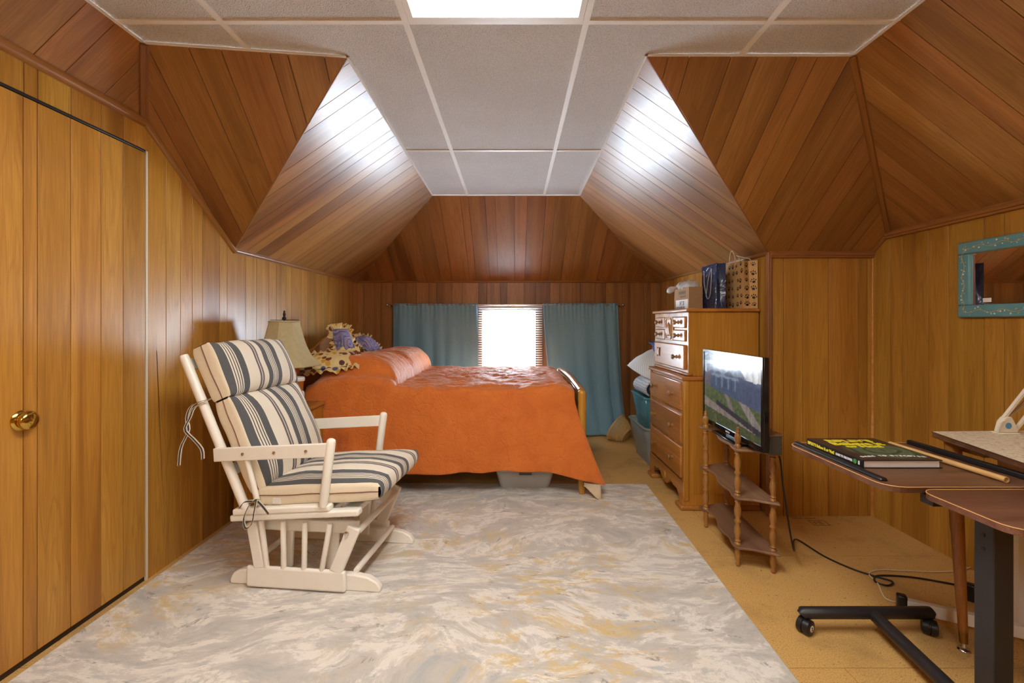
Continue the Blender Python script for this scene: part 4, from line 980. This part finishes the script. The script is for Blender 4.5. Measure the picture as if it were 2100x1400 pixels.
def spindle(z0, z1): 
    L = z1-z0; return [(r, z0+L*t) for r, t in ((.016, 0), (.016, .03), (.010, .05), (.015, .08), (.010, .11), (.012, .15), (.0175, .26), (.016, .36), (.010, .45), (.016, .485), (.016, .515), (.010, .55), (.016, .64), (.0175, .74), (.012, .85), (.010, .89), (.015, .92), (.010, .95), (.016, .97), (.016, 1))]
for i, (x, y) in enumerate(n_):
    p = MB().lathe(spindle(.112, .35), (x, y, 0), 14); p.lathe(spindle(.362, .597), (x, y, 0), 14); p.lathe([(.006, 0), (.012, .01), (.008, .02), (.016, .055), (.013, .08), (.016, .1)], (x, y, 0), 14)
    o_ = p.build('post', 'turned', sd, world=True, smooth=True)
    if i != 3: MB().lathe([(.016, .609), (.016, .62), (.010, .628), (.014, .636), (.0175, .655), (.015, .67), (.009, .685), (.012, .69), (.008, .70), (.011, .707), (.004, .714)], (x, y, 0), 14).build('finial', 'turned', sd, world=True, smooth=True)

# ------------------------------------------------------------------ television (screen faces -x)
tL, tR = V(1.205, 2.935, .634), V(1.182, 2.19, .634)
tvd = (tR-tL).normalized(); tvn = V(tvd.y, -tvd.x, 0); tvn = tvn if tvn.x < 0 else -tvn
tv = thing('television', 'flat screen television on the whatnot stand showing a picture of a grey house', 'television', (1.24, 2.56, .609))
TW = (tR-tL).length; TH = .452
P = lambda s, z, d=0: tL+tvd*s+V(0, 0, z)-tvn*d
def tvbox(name, s0, s1, z0, z1, d0, d1, mat, bevel=.003):
    b = MB(); b.add([P(s0, z0, d0), P(s1, z0, d0), P(s1, z1, d0), P(s0, z1, d0), P(s0, z0, d1), P(s1, z0, d1), P(s1, z1, d1), P(s0, z1, d1)], [[0,1,2,3],[7,6,5,4],[4,5,1,0],[5,6,2,1],[6,7,3,2],[7,4,0,3]])
    return b.build(name, mat, tv, world=True, bevel=bevel)
M['tvblack'] = plain('gloss_black', rgb(16, 17, 20), .15)
tvbox('back_shell', 0, TW, 0, TH, .004, .03, 'tvblack'); tvbox('rear_bulge', .12, TW-.10, .03, TH-.10, .03, .07, 'black', .02)
bz = .017
tvbox('bezel', 0, TW, 0, .026, -.002, .004, 'tvblack', .001); tvbox('bezel', 0, TW, TH-bz, TH, -.002, .004, 'tvblack', .001); tvbox('bezel', 0, bz, .026, TH-bz, -.002, .004, 'tvblack', .001); tvbox('bezel', TW-bz, TW, .026, TH-bz, -.002, .004, 'tvblack', .001)
tvbox('neck', TW/2-.06, TW/2+.06, -.02, .05, .01, .03, 'black'); tvbox('stand_foot', TW*.28, TW*.72, -.0245, -.014, -.03, .10, 'tvblack', .004)
text_mesh('maker_mark', 'SAMSUNG', .011, 'whiteprint', frame(WM(tv).inverted()@P(TW/2-.035, .008, -.0025), tvd, (0, 0, 1)), tv, .0003)
# picture on the screen: colours computed per cell
def pic(s, t):
    """s 0..1 left to right, t 0..1 bottom to top -> sRGB"""
    r = noise.noise(V(s*30, t*30, 0)); r2 = noise.noise(V(s*9, t*9, 4)); st_ = noise.noise(V(s*40, t*3, 8))
    road0 = .40-.30*s; grass1 = .22-.17*s
    def mixc(a, b, k): return tuple(x+(y-x)*k for x, y in zip(a, b))
    if t < .20-.22*s*.5: c = (74+18*r, 82+22*r, 48)                                       # near verge
    elif t < .34-.26*s: c = (136+12*r, 118+10*r, 108+8*r)                                  # pavement
    elif t < .40-.24*s and s > .25: c = (52, 52, 58)                                       # kerb line
    elif t < .52-.14*s:
        c = (84+22*r, 96+22*r, 58+10*r)
        if abs(s-(.42+.55*(.5-t))) < .035: c = (128, 112, 106)                             # garden path
        if s > .66+.9*(.42-t) and s < .8+.9*(.42-t): c = (138, 124, 116)
    elif t < .76+.05*r2-.10*abs(s-.45):
        c = mixc((86, 104, 136), (52, 64, 92), .5+.5*st_)
        if .2 < s < .62 and .54 < t < .70:
            if int(s*34) % 4 == 0: c = mixc(c, (126, 150, 178), .55)
            elif int(s*34) % 4 == 2 and .56 < t < .66: c = mixc(c, (46, 66, 96), .6)
        if .68 < t+.03*r2 < .715 and .15 < s < .66: c = mixc(c, (150, 168, 190), .5)
        if s > .66: c = mixc(c, (74, 84, 116), .6)
        if s < .14: c = mixc(c, (130, 96, 84), .5)
    elif t < .86+.05*r2 and .05 < s < .75-.8*(t-.76): c = mixc((92, 108, 134), (130, 146, 166), .5+.5*r)
    else:
        c = mixc((176, 186, 200), (226, 226, 224), min(1, max(0, .5+.7*r2+.3*s)))
        if s < .2 and r2 > -.1: c = mixc(c, (74, 96, 124), .6+.3*r)
    g = sum(c)/3; c = tuple(x*.8+g*.2 for x in c); k = .14*st_+.12*noise.noise(V(s*70, t*50, 3))+.10*noise.noise(V(s*22, t*18, 9)); return tuple(min(255, max(0, x*(1+k))) for x in c)
NXs, NYs = 150, 88; me = bpy.data.meshes.new('screen'); vs = []; fs = []; cols = []
s0, s1, z0, z1 = bz, TW-bz, .026, TH-bz
for j in range(NYs+1):
    for i in range(NXs+1):
        p = P(s0+(s1-s0)*i/NXs, z0+(z1-z0)*j/NYs, .0025); vs.append(tuple(WM(tv).inverted()@p)); c = pic(i/NXs, j/NYs); cols.append((lin(c[0]), lin(c[1]), lin(c[2]), 1))
for j in range(NYs):
    for i in range(NXs): a0 = j*(NXs+1)+i; fs.append((a0, a0+1, a0+NXs+2, a0+NXs+1))
me.from_pydata(vs, [], fs); ca = me.color_attributes.new('picture', 'FLOAT_COLOR', 'POINT')
for i, c in enumerate(cols): ca.data[i].color = c
n = NT('tv_picture'); at_ = n.n('Attribute', attribute_name='picture'); n.p(col=(.012, .012, .014, 1), rough=.12, spec=.5, emc=at_.outputs['Color'], ems=.42); me.materials.append(n.m)
so = bpy.data.objects.new('screen', me); COL.objects.link(so); so.parent = tv
# small speaker box behind the set
n = NT('grey_cloth_grille'); n.p(col=n.mix(n.noise(n.obj(), 300, 2, .6), rgb(44, 42, 40), rgb(92, 86, 74)), rough=.8); M['grille'] = n.m
sp = thing('speaker_box', 'small dark grey box speaker on the stand behind the television', 'speaker', (1.275, 2.28, .6095))
MB().prism([V(-.035, -.045, 0), V(.03, -.035, 0), V(.045, .0, 0), V(.045, .10, 0), V(-.03, .1, 0)], (0, 0, .092)).build('cabinet', 'grille', sp, bevel=.004)
MB().prism([V(-.037, -.047, .092), V(.032, -.037, .092), V(.047, .0, .092), V(.047, .10, .092), V(-.032, .1, .092)], (0, 0, .004)).build('top_plate', 'shelfwood', sp)
# black lead from the set across the floor
def cable(name, label, ctrl, r, mat, n_=70):
    return tag(MB().tube(curve_pts(ctrl, n_), r, 6).build(name, mat, None, smooth=True), label, 'cable')
fp = lambda px, py, z=.006: atz(px, py, z)
cable('power_cable', 'black power cable running from the television down and across the board floor', [V(1.30, 2.32, .63), V(1.325, 2.30, .58), V(1.34, 2.30, .45), V(1.375, 2.31, .25), V(1.42, 2.34, .1), fp(1632, 1105, .02), fp(1690, 1140), fp(1745, 1165), fp(1790, 1180), fp(1830, 1192), fp(1820, 1200), fp(1795, 1192), fp(1800, 1180), fp(1860, 1182), fp(1925, 1192), fp(1985, 1204), fp(2060, 1222), V(2.25, 2.05, .006)], .0042, 'black', 120)
cable('extension_lead', 'cream lamp cord looping over the floor behind the table leg', [fp(2040, 1135), fp(1985, 1165), fp(1930, 1172), fp(1860, 1170), fp(1805, 1168), fp(1782, 1176), fp(1800, 1196), fp(1815, 1225), fp(1845, 1236), fp(1880, 1243), fp(1920, 1256), fp(1960, 1266), fp(2000, 1262)], .0028, 'plate', 90)
# ------------------------------------------------------------------ overbed table
ob = thing('overbed_table', 'black steel overbed table with tilting walnut laminate top on castors', 'table', (1.40, 1.5, 0))
def plate(name, pts, th, mat, par, r, world=True, band='edgeband'):
    """rounded slab given as rectangle corners (x0, x1, y0, y1, z)"""
    x0, x1, y0, y1, z = pts
    o = MB().prism(rrect(x0, x1, y0, y1, r, z), (0, 0, th)).build(name, mat, par, world=world)
    MB().tube(rrect(x0, x1, y0, y1, r, z+th), .0016, 6, closed=True).build('edge_line', band, o, world=True)
    return o
plate('tilting_top', (1.152, 1.70, 1.425, 1.955, .727), .018, 'laminate', ob, .06)
plate('fixed_top', (1.238, 1.70, 1.135, 1.42, .722), .018, 'laminate', ob, .05)
for x, hb_ in ((1.184, .0105), (1.655, .0175)):
    b = MB().prism([V(x-.014, 1.475, .7455), V(x+.014, 1.475, .7455), V(x+.009, 1.478, .7455+hb_), V(x-.009, 1.478, .7455+hb_)], (0, .46, 0))
    b.build('ledge_bar', 'black', ob, world=True, bevel=.004)
MB().box((1.27, 1.40, .695), (1.64, 1.445, .722)).build('hinge_rail', 'black_metal', ob, world=True)
MB().box((1.355, 1.305, .07), (1.412, 1.362, .722)).build('column', 'black_metal', ob, world=True, bevel=.003)
MB().box((1.30, 1.20, .70), (1.46, 1.42, .722)).build('mounting_plate', 'black_metal', ob, world=True)
for z in (.60, .64): MB().lathe([(.006, 0), (.006, .001)], (1.3549, 1.335, z-.0), 10, Matrix.Rotation(-math.pi/2, 3, 'Y')).build('adjuster_hole', 'ink', ob, world=True)
def foot_y(y): return 1.457-(1.875-y)*.12
bar = [V(1.165, 1.875, .072), V(1.17, 1.875, .078), V(1.69, 1.875, .078), V(1.695, 1.875, .072)]
MB().tube(bar, [.016, .023, .023, .016], 14).build('base_crossbar', 'black_metal', ob, world=True, smooth=True)
MB().tube([V(1.455, 1.87, .074), V(1.385, 1.30, .074), V(1.375, 1.17, .074)], .0235, 14).build('base_stem', 'black_metal', ob, world=True, smooth=True)
MB().tube([V(1.16, 1.16, .078), V(1.62, 1.16, .078)], .023, 14).build('base_crossbar', 'black_metal', ob, world=True, smooth=True)
def caster(x, y, ang, mark):
    R = Matrix.Rotation(math.radians(ang), 3, 'Z')@Matrix.Rotation(math.pi/2, 3, 'X')
    c = MB().tube([V(x, y, .03), V(x, y, .06)], .011, 10)
    c.lathe([(.02, -.026), (.029, -.022), (.030, -.003), (.026, -.002), (.026, .002), (.030, .003), (.029, .022), (.02, .026)], (x, y, .031), 22, R)
    o = c.build('caster', 'black', ob, world=True, smooth=True)
    if mark:
        q = R@V(0, 0, 1); cc = V(x, y, .031)+q*.0262
        MB().lathe([(.0125, 0), (.0125, .0008)], cc, 18, R).build('number_disc', 'paper', o, world=True)
        inv = WM(ob).inverted(); xa = V(0, 0, 1).cross(q).normalized()
        text_mesh('number', '2', .02, 'ink', frame(inv@(cc+q*.0012-V(0, 0, .007)), xa, (0, 0, 1)), o, .0004, 'CENTER')
caster(1.178, 1.868, 30, True); caster(1.672, 1.86, 55, False); caster(1.18, 1.155, 20, False); caster(1.60, 1.155, 20, False)

# ------------------------------------------------------------------ book on the tilting top
n = NT('book_cover'); o = n.obj()
sw = n.n('TexWave', wave_type='RINGS', rings_direction='Z'); n.set(sw, 'Vector', n.mapv(o, (1, 1, 1), (-.03, .03, 0))); n.set(sw, 'Scale', 6); n.set(sw, 'Distortion', 5); n.set(sw, 'Detail', 3); n.set(sw, 'Detail Scale', 2)
gr = n.n('TexGradient', gradient_type='SPHERICAL'); n.set(gr, 'Vector', n.mapv(o, (6.5, 8.5, 6), (-.2, .3, 0)))
mk = n.ramp(gr.outputs['Fac'], [(.02, (0, 0, 0)), (.35, (1, 1, 1))])
n.p(col=n.mix(mk, rgb(44, 40, 40), n.ramp(sw.outputs['Fac'], [(.1, rgb(40, 62, 52)), (.5, rgb(78, 130, 88)), (.85, rgb(96, 84, 72)), (1, rgb(62, 108, 90))])), rough=.3, spec=.5); M['cover'] = n.m
M['bookblack'] = plain('black_spine', rgb(28, 28, 30), .3)
BZ = .7455
bk2 = thing('hardcover_book', 'large dark hardcover book with yellow title lying on the tilting table top', 'book', (1.352, 1.76, BZ))
hx, hy, bt = .138, .153, .029
MB().box((-hx, -hy, bt-.003), (hx, hy, bt)).build('front_cover', 'cover', bk2); MB().box((-hx, -hy, 0), (hx, hy, .003)).build('back_cover', 'bookblack', bk2)
MB().box((-hx, -hy, .003), (-hx+.004, hy, bt-.003)).build('spine', 'bookblack', bk2)
MB().box((-hx+.004, -hy+.005, .003), (hx-.006, hy-.005, bt-.003)).build('page_block', 'paper', bk2)
sf = lambda y, z: frame((-hx-.0004, y, z), (0, -1, 0), (0, 0, 1))
text_mesh('spine_title', "RIPLEY'S Believe It or Not!", .0165, 'yellow', sf(hy-.006, .0085), bk2, .0007, sx=.86)
text_mesh('spine_subtitle', 'DARE TO DISCOVER', .0115, 'whiteprint', sf(-.018, .0095), bk2, .0005, sx=.80)
MB().lathe([(.0085, 0), (.0085, .0008)], (-hx-.0001, -.116, bt/2), 18, Matrix.Rotation(-math.pi/2, 3, 'Y')).build('spine_emblem', 'greenprint', bk2)
text_mesh('emblem_letter', 'R', .011, 'whiteprint', sf(-.1125, .0108), bk2, .0002)
MB().box((-hx-.0006, -.138, .008), (-hx+.001, -.131, .021)).build('publisher_mark', 'whiteprint', bk2)
tf = lambda x, y: frame((x, y, bt+.0003), (1, 0, 0), (0, 1, 0))
text_mesh('cover_title', "RIPLEY'S", .046, 'yellow', tf(.0, .092), bk2, .002, 'CENTER', sx=1.1)
text_mesh('cover_title', 'Believe It', .056, 'yellow', tf(.0, .045), bk2, .002, 'CENTER', sx=.95)
text_mesh('cover_title', 'or Not!', .040, 'yellow', tf(.0, .012), bk2, .002, 'CENTER', sx=1.1)
for i, c in enumerate('DARE TO DISCOVER'):
    if c != ' ':
        x = -.108+i*.0144; t = (i-7.5)/7.5; text_mesh('cover_subtitle', c, .017, 'whiteprint', frame((x, -.118-.012*t*t+.012, bt+.0003), (1, -.0-.06*t, 0), (.06*t, 1, 0)), bk2, .0005, 'CENTER')
# rolled tan tube
n = NT('tan_paper_roll'); n.p(col=n.mix(n.noise(n.mapv(n.obj(), (30, 3, 30)), 3, 3, .5), rgb(190, 146, 84), rgb(216, 178, 118)), rough=.6); M['tanroll'] = n.m
rl = MB()
R0, R1 = V(1.556, 1.46, .7555), V(1.546, 1.90, .7555)
rl.tube([R0, R1], .0095, 14, cap=False); rl.tube([R0, R1], .0068, 14, cap=False)
rl.grid(lambda u, v: R0+V(math.cos(u*2*math.pi), 0, math.sin(u*2*math.pi))*(.0068+.0027*v), 14, 1)
tag(rl.build('paper_roll', 'tanroll', None, smooth=True), 'thin tan rolled tube lying beside the black ledge bar', 'roll')

# ------------------------------------------------------------------ speckled table by the right wall with tapered leg
n = NT('speckled_formica'); o = n.obj(); a_ = n.noise(o, 46, 4, .65); c_ = n.noise(o, 90, 3, .6)
n.p(col=n.mix(n.ramp(c_, [(.56, (0, 0, 0)), (.66, (1, 1, 1))]), n.ramp(a_, [(.3, rgb(206, 188, 158)), (.6, rgb(230, 218, 194))]), rgb(170, 148, 118)), rough=.5); M['speckle'] = n.m
st = thing('speckled_table', 'table with speckled beige top and tapered wooden leg by the right wall', 'table', (1.98, 1.45, 0))
TP = [V(1.735, 1.917, .778), V(2.32, 1.94, .778), V(2.32, .95, .778), V(1.52, .93, .778)]
MB().prism(TP, (0, 0, .022)).build('table_edge', 'laminate', st, world=True)
ctr = sum(TP, V(0, 0, 0))/4
MB().prism([ctr+(p-ctr)*.998+V(0, 0, .0222) for p in TP], (0, 0, .0012)).build('table_top', 'speckle', st, world=True)
MB().tube([p+V(0, 0, .021) for p in TP], .0022, 6, closed=True).build('metal_strip', 'chrome', st, world=True)
MB().tube([p+V(0, 0, .003) for p in TP], .0018, 6, closed=True).build('metal_strip', 'chrome', st, world=True)
MB().box((1.83, 1.0, .70), (2.28, 1.75, .777)).build('apron_frame', 'tableleg', st, world=True)
MB().box((1.80, 1.77, .735), (1.90, 1.90, .777)).build('leg_block', 'tableleg', st, world=True)
for (fx, fy, tx, ty) in ((1.722, 1.768, 1.765, 1.86), (2.25, 1.86, 2.22, 1.84), (2.25, 1.02, 2.22, 1.04), (1.62, 1.0, 1.66, 1.03)):
    f0, t0 = V(fx, fy, 0), V(tx, ty, .777); pt_ = lambda k: f0.lerp(t0, k)
    lg = MB().tube([pt_(.085), pt_(.3), pt_(.75), pt_(1)], [.0145, .0175, .0245, .0275], 16).build('leg', 'tableleg', st, world=True, smooth=True)
    MB().tube([pt_(.035), pt_(.09)], [.0125, .0148], 14).build('ferrule', 'oldbrass', lg, world=True, smooth=True)
    MB().lathe([(.019, 0), (.021, .004), (.018, .009), (.008, .012), (.005, .03)], f0, 16).build('glide', 'chrome', lg, world=True, smooth=True)

# ------------------------------------------------------------------ swing-arm lamp clamped to the table
sl_ = thing('swing_arm_lamp', 'white swing-arm desk lamp clamped to the speckled table edge', 'lamp', (1.99, 1.88, .8015))
M['lampwhite'] = plain('lamp_enamel', rgb(232, 224, 204), .3); M['sky_sticker'] = plain('blue_sticker', rgb(84, 150, 200), .4)
L0 = V(1.99, 1.86, .8015)
MB().box((-.03, -.02, 0), (.05, .02, .006)).build('clamp_plate', 'lampwhite', sl_, bevel=.002)
MB().prism([V(-.028, -.012, .006), V(.045, -.012, .006), V(.05, -.012, .014), V(.034, -.012, .05), (.022, -.012, .07), (.0, -.012, .068), (-.016, -.012, .05)], (0, .024, 0)).build('base_bracket', 'lampwhite', sl_, bevel=.003)
MB().lathe([(.0125, 0), (.0125, .001)], (.008, -.0125, .034), 20, Matrix.Rotation(math.pi/2, 3, 'X')).build('sticker', 'sky_sticker', sl_)
A0, A1_ = V(.0, 0, .062), V(.20, -.03, .36)
for d_ in (V(0, 0, 0), V(.047, 0, -.05)): MB().bar(A0+d_, A1_+d_, .010, .012, up=(0, 1, 0)).build('arm_bar', 'lampwhite', sl_)
MB().tube([A0+V(.012, 0, -.0), A0+V(.05, 0, .03), A0.lerp(A1_, .5)+V(.03, 0, -.02)], .005, 8).build('spring', 'chrome', sl_, smooth=True)
MB().tube(curve_pts([(.02, -.002, .05), (-.02, -.015, .05), (-.034, -.016, .03), (-.035, -.012, .008)], 14), .0028, 6).build('cord', 'plate', sl_, smooth=True)
MB().box((.195, -.045, .30), (.25, -.015, .39)).build('elbow', 'lampwhite', sl_, bevel=.004)
for d_ in (V(0, 0, 0), V(.03, 0, -.04)): MB().bar(A1_+d_, V(.26, -.35, .62)+d_, .010, .012, up=(1, 0, 0)).build('arm_bar', 'lampwhite', sl_)
MB().lathe([(.02, .12), (.03, .1), (.045, .07), (.075, .0)], (.27, -.38, .50), 20, cap=False).build('lamp_head', 'lampwhite', sl_, smooth=True, solid=.002)

# ------------------------------------------------------------------ white frame with black caps standing under the table
wfme = thing('folding_stand', 'white metal stand foot with black end caps under the speckled table', 'stand', (1.95, 1.95, 0))
f1a, f1b = V(1.665, 1.978, .052), V(2.16, 1.70, .052); f2a, f2b = V(1.985, 2.03, .052), V(2.28, 1.79, .052)
f2a, f2b = V(2.04, 2.06, .052), V(2.28, 1.80, .052)
for a_, b_2 in ((f1a, f1b), (f2a, f2b)):
    MB().bar(a_, b_2, .03, .048).build('foot_rail', 'white', wfme, world=True, bevel=.003)
    d_ = (b_2-a_).normalized()
    MB().bar(a_-d_*.022, a_+d_*.014, .036, .078, ext=0).build('end_cap', 'black', wfme, world=True, bevel=.008)
    MB().bar(b_2-d_*.014, b_2+d_*.022, .036, .078, ext=0).build('end_cap', 'black', wfme, world=True, bevel=.008)
c1, c2_ = f1a.lerp(f1b, .62), f2a.lerp(f2b, .5)
MB().bar(c1, c2_, .03, .03).build('cross_rail', 'white', wfme, world=True); MB().bar(c1+V(.02, .02, .02), c1+V(.02, .02, .62), .03, .03, up=(1, 0, 0)).build('upright', 'white', wfme, world=True)

# ------------------------------------------------------------------ wall mirror, outlet
n = NT('teal_painted_frame'); o = n.obj(); n.p(col=n.mix(n.noise(o, 18, 4, .6), rgb(84, 138, 148), rgb(112, 164, 172)), rough=.45); M['tealframe'] = n.m
mr_ = thing('wall_mirror', 'rectangular mirror in teal frame painted with yellow vines on the right wall', 'mirror', (XR-.007, 2.1, 1.275))
my0, my1, mz0, mz1, fw, ft = 1.72, 2.405, 1.278, 1.662, .062, .022
X0 = XR-.0065
def mface(y0, y1, z0, z1, name='frame_rail'):
    o_ = MB().box((X0-ft, y0, z0), (X0, y1, z1)).build(name, 'tealframe', mr_, world=True, bevel=.006); return o_
mface(my0, my1, mz1-fw, mz1); mface(my0, my1, mz0, mz0+fw); mface(my0, my0+fw, mz0+fw, mz1-fw); mface(my1-fw, my1, mz0+fw, mz1-fw)
n = NT('mirror_glass'); n.p(col=(.86, .88, .88, 1), metal=1, rough=.015); M['mirror'] = n.m
MB().box((X0-.010, my0+fw-.004, mz0+fw-.004), (X0-.006, my1-fw+.004, mz1-fw+.004)).build('mirror_glass', 'mirror', mr_, world=True)
M['vine'] = plain('vine_paint', rgb(196, 180, 110), .5); M['blossom'] = plain('blossom_paint', rgb(226, 222, 206), .5)
vine = MB(); blo = MB(); rv = random.Random(5)
xv = X0-ft-.0008
def vpath(a, b, nseg):
    a, b = Vector(a), Vector(b); d = (b-a).normalized(); s_ = V(0, -d.z, d.y); pts = []
    for i in range(nseg+1):
        t = i/nseg; pts.append(a.lerp(b, t)+s_*.007*math.sin(t*nseg*.9))
    vine.tube(pts, .0012, 5)
    for p in pts:
        q = p+s_*rv.uniform(-.014, .014)+d*rv.uniform(-.006, .006); m = blo if rv.random() < .45 else vine
        r_ = rv.uniform(.003, .0055); m.lathe([(r_, 0), (r_, .0006)], q, 6, Matrix.Rotation(-math.pi/2, 3, 'Y')@Matrix.Rotation(rv.random()*3, 3, 'Z')@Matrix.Diagonal((1, rv.uniform(.5, 1), 1)))
zz = fw/2
vpath((xv, my1-.03, mz1-zz), (xv, my0+.03, mz1-zz), 40); vpath((xv, my1-.03, mz0+zz), (xv, my0+.03, mz0+zz), 40); vpath((xv, my1-zz, mz0+.04), (xv, my1-zz, mz1-.04), 22); vpath((xv, my0+zz, mz0+.04), (xv, my0+zz, mz1-.04), 22)
vo_ = vine.build('painted_vine', 'vine', mr_, world=True); vo_['kind'] = 'stuff'; bo_ = blo.build('painted_blossom', 'blossom', mr_, world=True); bo_['kind'] = 'stuff'
MB().box((X0-.0108, 2.245, mz0+fw+.012), (X0-.0102, 2.285, mz0+fw+.032)).build('price_sticker', 'paper', mr_, world=True)
ol = thing('wall_outlet', 'ivory wall outlet plate low on the right wall', 'outlet', (XR-.007, 2.17, .23))
MB().box((XR-.012, 2.135, .172), (XR-.006, 2.205, .287)).build('plate', 'plate', ol, world=True, bevel=.002)
for z in (.205, .253): MB().box((XR-.0135, 2.155, z-.014), (XR-.0118, 2.185, z+.014)).build('socket', 'white', ol, world=True, bevel=.001)
